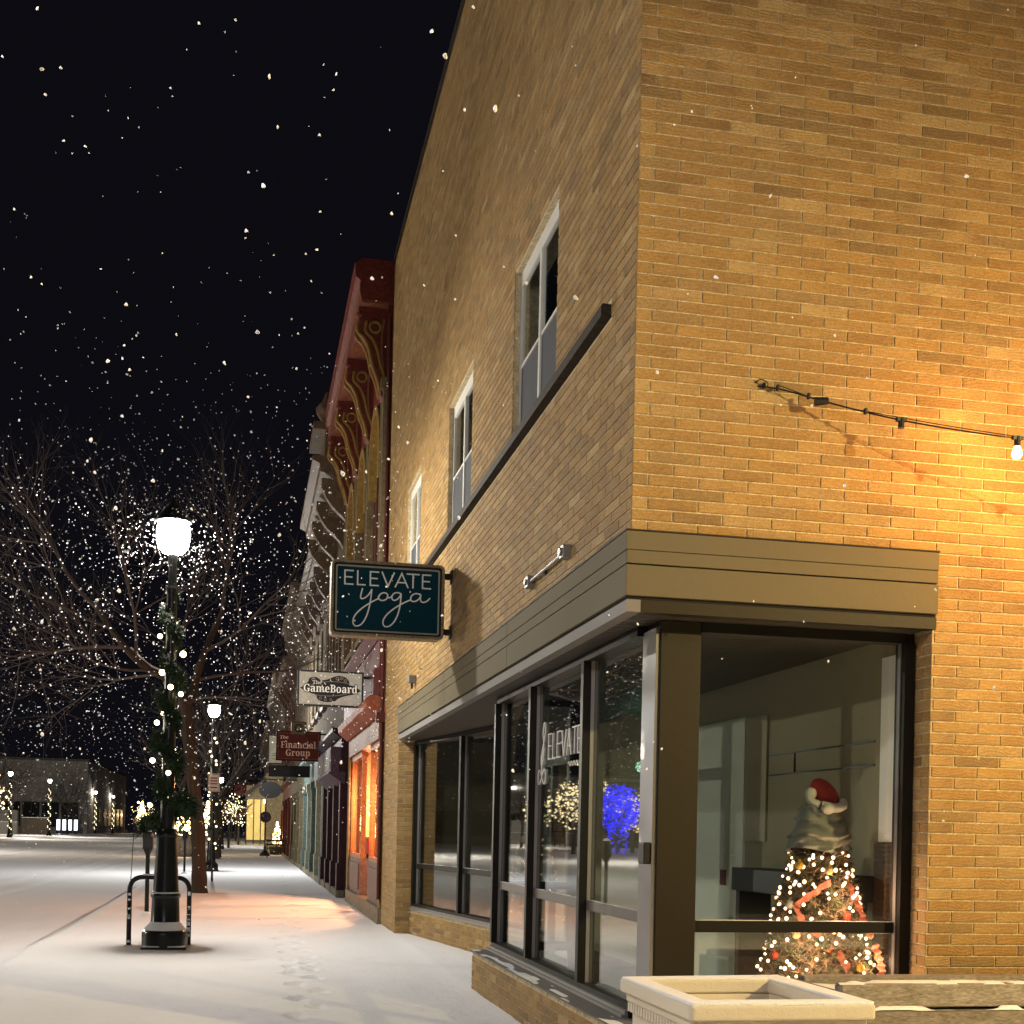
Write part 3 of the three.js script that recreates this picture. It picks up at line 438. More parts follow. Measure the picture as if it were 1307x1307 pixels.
  part(lamp, 'shade', lathe([[0.02, 0.25], [0.06, 0.22], [0.17, 0.02], [0.16, 0.02], [0.05, 0.2]], 16), oFrame); part(lamp, 'bulb', ball(0, 0.02, 0, 0.075, 12), glow(1, 0.62, 0.28, 14)); part(lamp, 'cord', cyl(V(0, 0.25, 0), V(0, 0.82, 0), 0.008, 0.008, 5), M.black);
  point(lamp, lin(1, 0.42, 0.2), 75, [0, 0.0, 0], 0.1);
  const p2 = thing('pendant_lamp', 'second smaller pendant lamp near the front pier of the orange shop', 'lamp', [0.55, 2.2, -14.4]);
  part(p2, 'shade', lathe([[0.02, 0.2], [0.05, 0.18], [0.13, 0.02], [0.12, 0.02], [0.04, 0.16]], 14), oFrame); part(p2, 'bulb', ball(0, 0.0, 0, 0.055, 10), glow(1, 0.66, 0.32, 12)); part(p2, 'cord', cyl(V(0, 0.2, 0), V(0, 1.0, 0), 0.007, 0.007, 5), M.black); point(p2, lin(1, 0.46, 0.2), 36, [0, -0.01, 0], 0.08);
  // goods in the window
  const box = thing('display_box', 'red display box standing in the lit shop window', 'box', [0.38, 1.03, -17.4]); part(box, 'carton', rbx(-0.2, 0.2, 0.0, 0.28, -0.45, 0.3, 0.01), paint(0.5, 0.06, 0.03)); part(box, 'lid', rbx(-0.21, 0.21, 0.28, 0.33, -0.46, 0.31, 0.01), paint(0.6, 0.12, 0.05)); part(box, 'stand', bx(-0.18, 0.18, -0.76, -0.002, -0.4, 0.25), oFrame);
  const br = thing('lit_branches', 'vase of branches with white lights in the lit shop window', 'decoration', [0.36, 1.36, -17.25]);
  part(br, 'vase', lathe([[0.001, 0], [0.07, 0], [0.09, 0.1], [0.04, 0.2], [0.05, 0.22], [0.03, 0.21]], 12), M.white);
  const tw = [], bl = []; const r2 = rng(31); for (let i = 0; i < 26; i++) { const a = r2() * 6.28, h = 0.3 + 0.45 * r2(), e = V(Math.cos(a) * 0.28 * r2(), 0.2 + h, Math.sin(a) * 0.35 * r2()); tw.push(cyl(V(0, 0.15, 0), e, 0.004, 0.002, 4)); for (let k = 0; k < 3; k++) { const q = V(0, 0.15, 0).lerp(e, 0.55 + 0.45 * r2()); bl.push(ico(q.x + 0.02 * (r2() - 0.5), q.y, q.z, 0.011)); } } part(br, 'twigs', tw, M.twig); part(br, 'string_lights', bl, glow(1, 0.85, 0.6, 9));
}

// generic row building seen end-on
function rowBuilding(name, label, u0, u1, h, o) {
  const b = thing(name, label, 'building'), n = o.n ?? 3, wall = paint(...o.wall, 0.9), trim = paint(...o.trim), shop = paint(...o.shop), holes = [], step = (u1 - u0) / n;
  for (let i = 0; i < n; i++) for (const [y0, y1] of o.rows) holes.push([u0 + step * (i + 0.5) - 0.5, u0 + step * (i + 0.5) + 0.5, y0, y1, o.arch]);
  part(b, 'wall', [pierced(u0, u1, 3.7, h - 0.7, holes, 0.0, 0.3), bx(3, 9, 3.8, h - 0.6, -u0, -u1), bx(0.3, 3, 3.8, h - 0.7, -u0 - 0.02, -u0 - 0.14), bx(0.3, 3, 3.8, h - 0.7, -u1 + 0.14, -u1 + 0.02), bx(0.3, 3, 3.8, 4, -u0 - 0.14, -u1 + 0.14), bx(0.3, 3, h - 0.75, h - 0.6, -u0, -u1), bx(0.3, 9, -0.3, 3.7, -u0 - 0.05, -u0 - 0.25)], wall);
  for (const [a, c, y0, y1] of holes) {
    const w = new THREE.Group(); w.name = 'window'; b.add(w); const m = (a + c) / 2, top = o.arch ? y1 + 0.5 : y1;
    part(w, 'frame', [bx(0.08, 0.18, y0, top, -a, -a - 0.08), bx(0.08, 0.18, y0, top, -c, -c + 0.08), bx(0.08, 0.18, y0, y0 + 0.08, -a, -c), bx(0.085, 0.18, (y0 + y1) / 2, (y0 + y1) / 2 + 0.07, -a, -c), bx(0.085, 0.18, top - 0.1, top, -a, -c)], trim);
    part(w, 'pane', bx(0.13, 0.136, y0, top, -a, -c), darkGlass);
    part(w, 'lintel', [bx(-0.12, 0, top + 0.02, top + 0.26, -a + 0.15, -c - 0.15), bx(-0.17, 0, top + 0.26, top + 0.33, -a + 0.2, -c - 0.2)], trim); part(w, 'sill', bx(-0.12, 0.1, y0 - 0.14, y0 - 0.002, -a + 0.12, -c - 0.12), trim);
    if (o.jamb) part(w, 'jamb', [bx(-0.1, 0, y0, top, -a + 0.14, -a + 0.02), bx(-0.1, 0, y0, top, -c - 0.02, -c - 0.14)], trim);
  }
  const v = o.over, co = part(b, 'cornice', moulding([[0.3, h - 0.7], [-0.1, h - 0.7], [-0.14, h - 0.5], [-v * 0.8, h - 0.34], [-v * 0.82, h - 0.18], [-v, h - 0.1], [-v, h], [0.3, h]], u0, u1), trim);
  const nb = o.brackets ?? 6, bs = [];
  for (let i = 0; i < nb; i++) { const u = u0 + 0.25 + (u1 - u0 - 0.5) * i / (nb - 1), s = new THREE.Shape(); s.moveTo(0, 0); s.bezierCurveTo(-0.1, 0.3, -v * 0.5, 0.3, -v * 0.75, 0.85); s.lineTo(-v * 0.75, 1.05); s.lineTo(0, 1.05); s.closePath(); const g = new THREE.ExtrudeGeometry(s, { depth: 0.22, bevelEnabled: false, curveSegments: 6 }); g.translate(0, h - 1.5, -u - 0.11); part(co, 'bracket', g, o.bracketMat ?? trim); }
  const dn = []; for (let u = u0 + 0.1; u < u1 - 0.1; u += 0.26) dn.push(bx(-v * 0.45, -0.05, h - 0.86, h - 0.71, -u, -u - 0.13)); part(co, 'dentils', dn, trim);
  if (o.pediment) { const pu = u0 + 0.8; part(b, 'pediment', [moulding([[0.1, h], [-v * 0.7, h], [-v * 0.7, h + 0.55], [0.1, h + 0.55]], u0 + 0.02, u0 + 1.7), moulding([[0.1, h + 0.55], [-v, h + 0.55], [-v, h + 0.72], [0.1, h + 0.72]], u0 - 0.05, u0 + 1.8)], trim); part(b, 'urn', lathe([[0.001, 0], [0.16, 0], [0.1, 0.1], [0.08, 0.18], [0.24, 0.42], [0.26, 0.55], [0.12, 0.72], [0.05, 0.9], [0.001, 0.95]], 12).translate(-v * 0.6, h + 0.72, -pu), trim); }
  // storefront
  part(b, 'sign_band', [bx(-0.1, 0.2, 2.95, 3.5, -u0 - 0.05, -u1 + 0.05), moulding([[0.1, 3.5], [-0.14, 3.5], [-0.3, 3.62], [-0.3, 3.7], [0.1, 3.7]], u0, u1)], shop);
  const ps = o.piers ?? 4; for (let i = 0; i < ps; i++) { const u = u0 + 0.15 + (u1 - u0 - 0.45) * i / (ps - 1), m = o.pierMats ? paint(...o.pierMats[i % o.pierMats.length]) : shop; part(b, 'pier', [bx(-0.1, 0.2, 0.02, 2.95, -u, -u - 0.3), bx(-0.14, 0, 0.0, 0.75, -u + 0.03, -u - 0.33), bx(-0.14, 0, 2.7, 2.95, -u + 0.03, -u - 0.33)], m); }
  part(b, 'stall_riser', bx(0.02, 0.25, -0.1, 0.6, -u0 - 0.05, -u1 + 0.05), shop); part(b, 'kerb_stone', bx(-0.13, 0.02, -0.1, 0.16, -u0, -u1), grainy(lin(0.26, 0.22, 0.16), 0.9));
  for (let i = 0; i < ps - 1; i++) { const a = u0 + 0.45 + (u1 - u0 - 0.45) * i / (ps - 1), c = u0 + 0.15 + (u1 - u0 - 0.45) * (i + 1) / (ps - 1), w = new THREE.Group(); w.name = 'shop_window'; b.add(w); part(w, 'pane', bx(0.12, 0.126, 0.6, 2.95, -a, -c), M.glass); part(w, 'frame', [bx(0.08, 0.16, 0.6, 0.68, -a, -c), bx(0.08, 0.16, 2.3, 2.37, -a, -c), bx(0.08, 0.16, 0.68, 2.95, -(a + c) / 2 + 0.03, -(a + c) / 2 - 0.03)], shop); }
  part(b, 'back_wall', bx(2.5, 2.6, 0, 3.6, -u0, -u1), paint(0.2, 0.18, 0.15)); part(b, 'shop_floor', bx(0.25, 2.5, -0.1, 0.1, -u0, -u1), M.floorDark);
  return b;
}
const b3 = rowBuilding('brown_stone_building', 'brown stone building with urn and toothed cornice beyond the red one', 20.55, 27.0, 9.6, { wall: [0.16, 0.115, 0.075], trim: [0.235, 0.16, 0.10], shop: [0.055, 0.022, 0.038], rows: [[4.9, 7.1]], arch: 0, n: 3, over: 0.85, brackets: 4, pediment: 1, jamb: 1, pierMats: [[0.05, 0.02, 0.03], [0.07, 0.03, 0.045]] });
part(b3, 'awning_box', [bx(-0.32, -0.02, 2.75, 3.3, -20.7, -25.6), bx(-0.33, -0.32, 2.8, 3.25, -20.9, -23.0), bx(-0.33, -0.32, 2.8, 3.25, -23.3, -25.4), moulding([[0, 2.5], [-0.05, 2.5], [-0.36, 2.72], [-0.36, 2.75], [0, 2.75]], 20.65, 25.7)], paint(0.13, 0.085, 0.12));
const b4 = rowBuilding('teal_front_building', 'old building with teal and cream shop piers below the hanging red sign', 27.05, 38.0, 9.0, { wall: [0.19, 0.15, 0.10], trim: [0.20, 0.15, 0.12], shop: [0.10, 0.155, 0.155], rows: [[4.9, 6.9]], arch: 1, n: 5, over: 0.6, brackets: 6, piers: 5, pierMats: [[0.14, 0.20, 0.20], [0.50, 0.50, 0.36], [0.12, 0.18, 0.18], [0.42, 0.44, 0.34]] });
rowBuilding('olive_front_building', 'narrow building with olive brown shop piers further up the row', 38.05, 50, 10.2, { wall: [0.15, 0.12, 0.085], trim: [0.17, 0.12, 0.09], shop: [0.12, 0.10, 0.06], rows: [[4.9, 7.0]], n: 5, over: 0.7, brackets: 6, piers: 5, pierMats: [[0.16, 0.13, 0.07], [0.20, 0.17, 0.11]] });
rowBuilding('dark_red_building', 'dark red brick building with plain cornice far up the row', 50.05, 62, 9.2, { wall: [0.12, 0.055, 0.042], trim: [0.15, 0.09, 0.07], shop: [0.16, 0.035, 0.02], rows: [[4.9, 6.9]], n: 4, over: 0.6, brackets: 5, piers: 4 });
rowBuilding('grey_brick_building', 'grey brown building near the far end of the row', 66, 88, 10.5, { wall: [0.16, 0.13, 0.11], trim: [0.2, 0.16, 0.13], shop: [0.2, 0.19, 0.17], rows: [[4.9, 6.9]], n: 7, over: 0.7, brackets: 8, piers: 6 });
rowBuilding('last_row_building', 'farthest brown building where the pavement meets the dark', 88.1, 140, 9.5, { wall: [0.13, 0.10, 0.085], trim: [0.16, 0.12, 0.1], shop: [0.2, 0.16, 0.08], rows: [[4.9, 6.9]], n: 12, over: 0.7, brackets: 10, piers: 10 });
{ // projecting cream shop end with awning
  const c = thing('cream_shop', 'cream painted shop end wall jutting out with a striped grey awning', 'building', [0, 0, -70]);
  part(c, 'wall', [bx(-0.95, 1.5, -0.1, 4.6, 0, 4)], grainy(lin(0.66, 0.60, 0.42), 0.9)); part(c, 'door', bx(-0.1, 0.3, 0.02, 2.5, 4.002, 4.05), paint(0.3, 0.05, 0.02));
  part(c, 'awning', [moulding([[-0.95, 4.4], [-2.1, 3.5], [-2.1, 3.2], [-2.05, 3.2], [-0.95, 4.25]], -3.5, 8)], paint(0.25, 0.25, 0.25)); part(c, 'awning_end', bx(-2.05, -0.96, 3.1, 3.9, 3.4, 3.46), grainy(lin(0.7, 0.66, 0.5)));
}

// ------------------------------------------------------------------ hanging shop signs
function boardSign(name, label, pos, w, h, t, face, frameMat, arm) {
  const s = thing(name, label, 'sign', pos), b = 0.03;
  part(s, 'board', bx(-w / 2, w / 2, -h / 2, h / 2, -t / 2, t / 2), frameMat);
  part(s, 'frame', [bx(-w / 2 - b, w / 2 + b, h / 2, h / 2 + b, -t / 2 - 0.012, t / 2 + 0.012), bx(-w / 2 - b, w / 2 + b, -h / 2 - b, -h / 2, -t / 2 - 0.012, t / 2 + 0.012), bx(-w / 2 - b, -w / 2, -h / 2, h / 2, -t / 2 - 0.012, t / 2 + 0.012), bx(w / 2, w / 2 + b, -h / 2, h / 2, -t / 2 - 0.012, t / 2 + 0.012)], frameMat);
  for (const k of [1, -1]) { const g = new THREE.PlaneGeometry(w, h); if (k < 0) g.rotateY(Math.PI); g.translate(0, 0, k * (t / 2 + 0.004)); part(s, 'sign_face', g, std({ map: face, roughness: 0.55 })); }
  for (const y of arm) part(s, 'bracket_arm', [cyl(V(w / 2 + b, y, 0), V(-pos[0] + 0.01, y, 0), 0.025, 0.025, 6)], M.black);
  return s;
}
const gb = canvasTex(1024, 540, (c, w, h) => {
  c.fillStyle = '#aaa69c'; c.fillRect(0, 0, w, h); const r = rng(3); for (let i = 0; i < 300; i++) { c.fillStyle = `rgba(${r() < 0.5 ? '120,110,100' : '210,205,195'},0.10)`; c.beginPath(); c.arc(r() * w, r() * h, 4 + 30 * r(), 0, 7); c.fill(); }
  const cart = (k, col) => { c.fillStyle = col; c.beginPath(); c.moveTo(512 - 500 * k, 275); c.quadraticCurveTo(110, 215, 150, 150); c.quadraticCurveTo(150, 60 + 20 / k, 260, 80); c.quadraticCurveTo(330, 100, 340, 140); c.quadraticCurveTo(470, 120, 545, 75); c.quadraticCurveTo(690, 10, 780, 90); c.quadraticCurveTo(830, 130, 820, 200); c.lineTo(900, 205); c.lineTo(512 + 500 * k, 285); c.quadraticCurveTo(930, 330, 900, 350); c.quadraticCurveTo(640, 400, 600, 470); c.quadraticCurveTo(440, 520, 330, 470); c.quadraticCurveTo(280, 440, 290, 395); c.quadraticCurveTo(150, 340, 512 - 500 * k, 275); c.fill(); };
  cart(1, '#171310'); c.strokeStyle = '#8d857a'; c.lineWidth = 7; c.beginPath(); c.ellipse(512, 270, 390, 120, -0.06, 0, 7); c.stroke();
  for (const [x, y, q] of [[230, 120, 34], [620, 95, 30], [690, 85, 30], [755, 125, 28], [350, 430, 26], [430, 455, 24], [520, 450, 22]]) { c.fillStyle = '#6a625a'; c.beginPath(); c.arc(x, y, q, 0, 7); c.fill(); c.fillStyle = '#171310'; c.beginPath(); c.arc(x, y, q * 0.45, 0, 7); c.fill(); }
  c.lineJoin = 'round'; c.font = 'bold 82px serif'; c.fillStyle = '#c9c3b8'; c.fillText('The', 215, 200);
  c.font = 'bold 178px serif'; c.strokeStyle = '#0c0a08'; c.lineWidth = 26; c.strokeText('GameBoard', 66, 330, 890); c.fillStyle = '#efece4'; c.fillText('GameBoard', 66, 330, 890);
});
boardSign('projecting_sign', 'pale GameBoard sign with ornate black banner lettering', [-0.745, 3.89, -14.7], 1.06, 0.55, 0.09, gb, M.black, [0.22, -0.22]);
const fg = canvasTex(1024, 700, (c, w, h) => {
  c.fillStyle = '#5a1a10'; c.fillRect(0, 0, w, h); c.strokeStyle = '#8a5a48'; c.lineWidth = 10; c.strokeRect(24, 24, w - 48, h - 48);
  const r = rng(4); for (let i = 0; i < 300; i++) { c.fillStyle = `rgba(20,4,2,0.15)`; c.beginPath(); c.arc(r() * w, r() * h, 3 + 14 * r(), 0, 7); c.fill(); }
  c.fillStyle = '#e6c0ad'; c.font = 'bold 110px serif'; c.fillText('The', 60, 170); c.font = 'bold 225px serif'; c.fillText('Financial', 80, 400, 860); c.fillText('Group', 200, 600, 600);
});
{
  const s = boardSign('projecting_sign', 'dark red Financial Group sign with round crest on top', [-0.76, 3.7, -27.2], 1.12, 0.74, 0.1, fg, paint(0.09, 0.02, 0.014), [0.34]);
  const crest = canvasTex(256, 256, (c, w, h) => { c.fillStyle = '#6e5f4a'; c.fillRect(0, 0, w, h); c.strokeStyle = '#231509'; c.fillStyle = '#231509'; c.lineWidth = 26; c.beginPath(); c.arc(128, 128, 78, 0.5, 5.9); c.stroke(); c.font = 'bold 120px serif'; c.fillText('G', 88, 172); });
  part(s, 'crest', [rbx(-0.2, 0.2, 0.3, 0.66, -0.07, 0.07, 0.03, 2)], paint(0.19, 0.14, 0.085)); const g = new THREE.PlaneGeometry(0.34, 0.32); g.translate(0, 0.48, 0.075); part(s, 'crest_face', g, std({ map: crest, roughness: 0.6 }));
}
const wf = canvasTex(256, 512, (c, w, h) => { c.fillStyle = '#cfcdb8'; c.fillRect(0, 0, w, h); c.fillStyle = '#6d6a58'; for (const y of [330, 370, 430]) c.fillRect(70, y, 120, 12); });
const ws = boardSign('projecting_sign', 'small cream sign half hidden behind the dark red one', [-1.22, 3.98, -33.5], 0.4, 0.86, 0.08, wf, M.black, [0.4]);
part(ws, 'lower_board', bx(-0.2, 1.1, -0.86, -0.5, -0.04, 0.04), M.black);
{ const s = thing('round_hanging_sign', 'black oval hanging sign below the red sign up the street', 'sign', [-1.15, 3.0, -44]); const g = new THREE.CylinderGeometry(0.45, 0.45, 0.08, 20); g.rotateX(Math.PI / 2); g.scale(1, 0.75, 1); part(s, 'board', g, M.black); part(s, 'bracket_arm', [cyl(V(-0.5, 0.42, 0), V(1.16, 0.42, 0), 0.025, 0.025, 6), cyl(V(0, 0.3, 0), V(0, 0.42, 0), 0.015, 0.015, 5)], M.black); }
// ------------------------------------------------------------------ street lamps
const globeMat = glow(1, 0.95, 0.84, 26), bulbWarm = glow(1, 0.86, 0.42, 9), bulbFar = glow(1, 0.82, 0.5, 3);
// sprig of needles: thin blades round a centre
function sprig(list, c, r, n, q) { for (let i = 0; i < n; i++) { const d = V(q() - 0.5, q() - 0.45, q() - 0.5).normalize().multiplyScalar(r * (0.6 + 0.6 * q())), s = V(q() - 0.5, q() - 0.5, q() - 0.5).cross(d).normalize().multiplyScalar(r * 0.09); const a = c.clone().add(s), b = c.clone().sub(s), e = c.clone().add(d); list.push(a.x, a.y, a.z, b.x, b.y, b.z, e.x, e.y, e.z); } }
function blades(P) { const g = new THREE.BufferGeometry(); g.setAttribute('position', new THREE.Float32BufferAttribute(P, 3)); g.computeVertexNormals(); return g; }
function streetLamp(label, pos, o = {}) {
  const t = thing('street_lamp', label, 'street lamp', pos, 0, 'street lamps'), H = o.h ?? 5.03, q = rng(o.seed ?? 1), n = o.fine ? 16 : 8;
  part(t, 'base', [bx(-0.26, 0.26, -0.1, 0.05, -0.26, 0.26), lathe([[0.27, 0.05], [0.27, 0.2], [0.25, 0.24], [0.17, 0.33], [0.16, 0.62], [0.175, 0.64], [0.175, 0.68], [0.15, 0.72], [0.12, 1.35], [0.14, 1.37], [0.14, 1.41], [0.09, 1.46]], o.fine ? 8 : 6)], M.blackSatin);
  part(t, 'shaft', lathe([[0.085, 1.4], [0.075, 2.4], [0.06, H - 0.75], [0.075, H - 0.73], [0.075, H - 0.66], [0.05, H - 0.62], [0.045, H - 0.45], [0.05, H - 0.4], [0.055, H - 0.32], [0.052, H - 0.265]], n), M.blackSatin);
  part(t, 'globe', lathe([[0.05, H - 0.269], [0.12, H - 0.245], [0.18, H - 0.17], [0.2, H - 0.05], [0.198, H + 0.06], [0.16, H + 0.15], [0.09, H + 0.2], [0.001, H + 0.205]], o.fine ? 24 : 10), globeMat);
  part(t, 'cap', lathe([[0.001, H + 0.212], [0.13, H + 0.212], [0.205, H + 0.125], [0.218, H + 0.133], [0.15, H + 0.25], [0.08, H + 0.33], [0.03, H + 0.37], [0.025, H + 0.45], [0.001, H + 0.46]], n), M.blackSatin);
  if (o.fine) part(t, 'snow_cover', [bx(-0.25, 0.25, 0.05, 0.062, -0.25, 0.25), lathe([[0.262, 0.21], [0.24, 0.262], [0.165, 0.345], [0.165, 0.33], [0.2, 0.28]], 8), lathe([[0.176, 0.682], [0.165, 0.7], [0.155, 0.7]], 8)], M.snowCap);
  if (o.cd) point(t, o.color ?? lin(1, 0.9, 0.72), o.cd, [0, H + (o.drop ?? 0.0), 0], 0.06);
  // wound garland with lights
  const g0 = 1.45, g1 = H - 0.75, turns = o.turns ?? 5.5, P = [], W = [], bulbs = [];
  const N = o.fine ? 330 : 60; for (let i = 0; i < N; i++) { const k = i / N, a = k * turns * 6.283 + (o.seed ?? 0), R0 = ((o.fine ? 0.12 : 0.1) + 0.05 * Math.sin(k * 23)) * (1 - 0.5 * k) + (o.fine && k < 0.13 ? 0.14 : 0), c = V(Math.cos(a) * R0, g0 + (g1 - g0) * k + 0.1 * (q() - 0.5), Math.sin(a) * R0); sprig(P, c, o.fine ? 0.17 - 0.075 * k : 0.16 - 0.06 * k, o.fine ? 30 : 8, q); if (o.fine && k > 0.55 && q() < 0.3) sprig(W, c.clone().add(V(0, 0.05, 0)), 0.09, 12, q); }
  part(t, 'garland', blades(P), M.needle); if (W.length) part(t, 'garland_snow', blades(W), M.snowCap);
  const nb = o.fine ? 15 : 26; for (let i = 0; i < nb; i++) { const k = (i + (o.fine ? 0.9 : 0.3) * q()) / nb, a = k * turns * 6.283 + (o.seed ?? 0) + 0.4, R0 = (o.fine ? 0.2 + 0.05 * q() : 0.17) * (1 - 0.4 * k); const y = g0 - (o.fine ? 0.2 : 0.7) + (g1 - g0 + (o.fine ? 0 : 0.6)) * k; bulbs.push(o.fine ? ball(Math.cos(a) * R0, y, Math.sin(a) * R0, 0.026 + 0.012 * q(), 8) : ico(Math.cos(a) * R0, y, Math.sin(a) * R0, o.bulb ?? 0.045)); }
  part(t, 'string_lights', bulbs, o.fine ? bulbWarm : bulbFar);
  return t;
}
streetLamp('nearest black street lamp, wrapped in garland and standing inside the hoop rack', [-3.05, 0.0, -8.72], { fine: 1, cd: 78, seed: 3, drop: 0.04, color: lin(1, 0.93, 0.80) });
streetLamp('second street lamp up the pavement, behind the leaning bare tree', [-3.2, 0, -36], { cd: 170, seed: 5, h: 5.4, color: lin(0.95, 0.95, 0.9) });
streetLamp('third street lamp up the pavement, small and far', [-4.0, 0, -94], { cd: 90, seed: 6, h: 5.2 });
streetLamp('street lamp just left of the viewer on the same kerb', [-4.9, 0, 4.2], { cd: 54, seed: 8, h: 5.0, drop: 0.05, color: lin(1, 0.94, 0.94) });
streetLamp('warm street lamp out in the side plaza', [5.2, 0, 5.4], { cd: 225, seed: 9, h: 4.5, drop: 0.11, color: lin(1, 0.73, 0.29) });
streetLamp('tall lamp nearest the left edge across the street', [-24.3, 0, -121], { cd: 300, seed: 12, h: 6.2, bulb: 0.06 });
streetLamp('second lamp across the street, beside the low walls', [-24.3, 0, -146], { cd: 380, seed: 13, h: 6.4, bulb: 0.06 });
streetLamp('third lamp across the street, before the building corner', [-24.3, 0, -192], { cd: 25, seed: 14, h: 6.3, bulb: 0.075 });
streetLamp('fourth lamp across the street, right of the building corner', [-24.3, 0, -218], { cd: 25, seed: 15, h: 6.3, bulb: 0.075 });
streetLamp('fifth far lamp across the street', [-24.3, 0, -270], { seed: 16, h: 6.3, bulb: 0.09 });
streetLamp('sixth and farthest lamp across the street', [-24.3, 0, -300], { seed: 17, h: 6.6, bulb: 0.09 });
streetLamp('lamp across the street level with the corner building, outside the view', [-23.5, 0, -62], { cd: 700, drop: -0.06, seed: 18, h: 5.4 });
streetLamp('lamp across the street near the viewer, outside the view', [-23.5, 0, -22], { cd: 620, drop: -0.06, seed: 19, h: 5.4 });

// ------------------------------------------------------------------ things by the kerb
{
  const t = thing('bike_rack', 'black steel hoop bike rack standing around the nearest lamp', 'bike rack', [-3.14, 0, -9.02]);
  const hoop = new THREE.CurvePath(), w = 0.355, h = 0.86, r = 0.17; hoop.add(new THREE.LineCurve3(V(-w, -0.05, 0), V(-w, h - r, 0))); hoop.add(new THREE.QuadraticBezierCurve3(V(-w, h - r, 0), V(-w, h, 0), V(-w + r, h, 0))); hoop.add(new THREE.LineCurve3(V(-w + r, h, 0), V(w - r, h, 0))); hoop.add(new THREE.QuadraticBezierCurve3(V(w - r, h, 0), V(w, h, 0), V(w, h - r, 0))); hoop.add(new THREE.LineCurve3(V(w, h - r, 0), V(w, -0.05, 0)));
  part(t, 'hoop', new THREE.TubeGeometry(hoop, 80, 0.03, 10), M.black);
  for (const s of [-1, 1]) part(t, 'foot_plate', cyl(V(s * w, 0.0, 0), V(s * w, 0.03, 0), 0.065, 0.05, 12), M.snowCap);
  const sn = [], q = rng(41); for (let i = 0; i < 26; i++) { const s = q() < 0.5 ? -1 : 1, y = 0.06 + 0.6 * q(); sn.push(bx(s * w - 0.012 * q() - 0.012, s * w + 0.016, y, y + 0.02 + 0.05 * q(), 0.012, 0.034)); } sn.push(rbx(-w + 0.15, w - 0.15, h + 0.018, h + 0.04, -0.022, 0.022, 0.008)); part(t, 'snow_patches', sn, M.snowCap);
}
function meter(label, pos, s = 1) {
  const t = thing('parking_meter', label, 'parking meter', pos, 0, 'parking meters');
  part(t, 'post', [cyl(V(0, -0.1, 0), V(0, 1.12 * s, 0), 0.036, 0.036, 10)], M.blackSatin); part(t, 'foot', cyl(V(0, -0.02, 0), V(0, 0.07, 0), 0.13, 0.075, 12), M.snowCap);
  part(t, 'head', [rbx(-0.085, 0.085, 1.1 * s, 1.34 * s, -0.07, 0.07, 0.03, 3), lathe([[0.086, 0], [0.084, 0.05], [0.06, 0.1], [0.001, 0.125]], 14).translate(0, 1.31 * s, 0), lathe([[0.04, 0], [0.085, 0.1]], 10).translate(0, 1.02 * s, 0)], M.black); part(t, 'snow_cap', lathe([[0.07, 0], [0.05, 0.04], [0.001, 0.055]], 10).translate(0, 1.4 * s, 0), M.snowCap);
  return t;
}
meter('black parking meter just behind the hoop rack', [-3.7, -0.01, -14.7]);
meter('far parking meter beyond the leaning tree', [-3.95, -0.01, -33.6]);
meter('parking meter seen up the kerb beside the far trees', [-3.9, -0.01, -70]); meter('farthest parking meter on the kerb', [-3.6, -0.01, -75]);
{ const t = thing('marker_rod', 'thin upright snow marker rod beside the hoop rack', 'rod', [-3.52, 0, -9.05]); part(t, 'rod', cyl(V(0, -0.05, 0), V(0.06, 1.52, 0), 0.006, 0.004, 5), M.steelDark); part(t, 'tip', cyl(V(0.06, 1.52, 0), V(0.061, 1.56, 0), 0.009, 0.009, 6), std({ color: lin(0.5, 0.12, 0.03) })); }

// ------------------------------------------------------------------ bare trees
function limb(out, pts, r0, r1, seg = 8, n = 7) { const c = new THREE.CatmullRomCurve3(pts); for (let i = 0; i < seg; i++) out.push(cyl(c.getPoint(i / seg), c.getPoint((i + 1) / seg), r0 + (r1 - r0) * i / seg, r0 + (r1 - r0) * (i + 1) / seg, n, false)); return c; }
function grow(out, p, d, len, r, lev, q, max) {
  const n = lev < 2 ? 5 : 3; let a = p.clone(), dir = d.clone().normalize();
  for (let i = 0; i < n; i++) {
    dir.add(V(q() - 0.5, (q() - 0.42) * 0.8, q() - 0.5).multiplyScalar(0.42)).normalize(); const b = a.clone().addScaledVector(dir, len / n), ra = r * (1 - 0.55 * i / n), rb = r * (1 - 0.55 * (i + 1) / n);
    out.push(cyl(a, b, ra, rb, lev < 1 ? 6 : lev < 3 ? 4 : 3, false)); a = b;
    if (lev < max && i > 0) { const k = lev < 2 ? 2 : 1 + (q() < 0.55 ? 1 : 0); for (let j = 0; j < k; j++) { const s = dir.clone().add(V(q() - 0.5, q() - 0.4, q() - 0.5).multiplyScalar(1.9)).normalize(); grow(out, a, s, len * (0.5 + 0.25 * q()), rb * 0.62, lev + 1, q, max); } }
  }
}
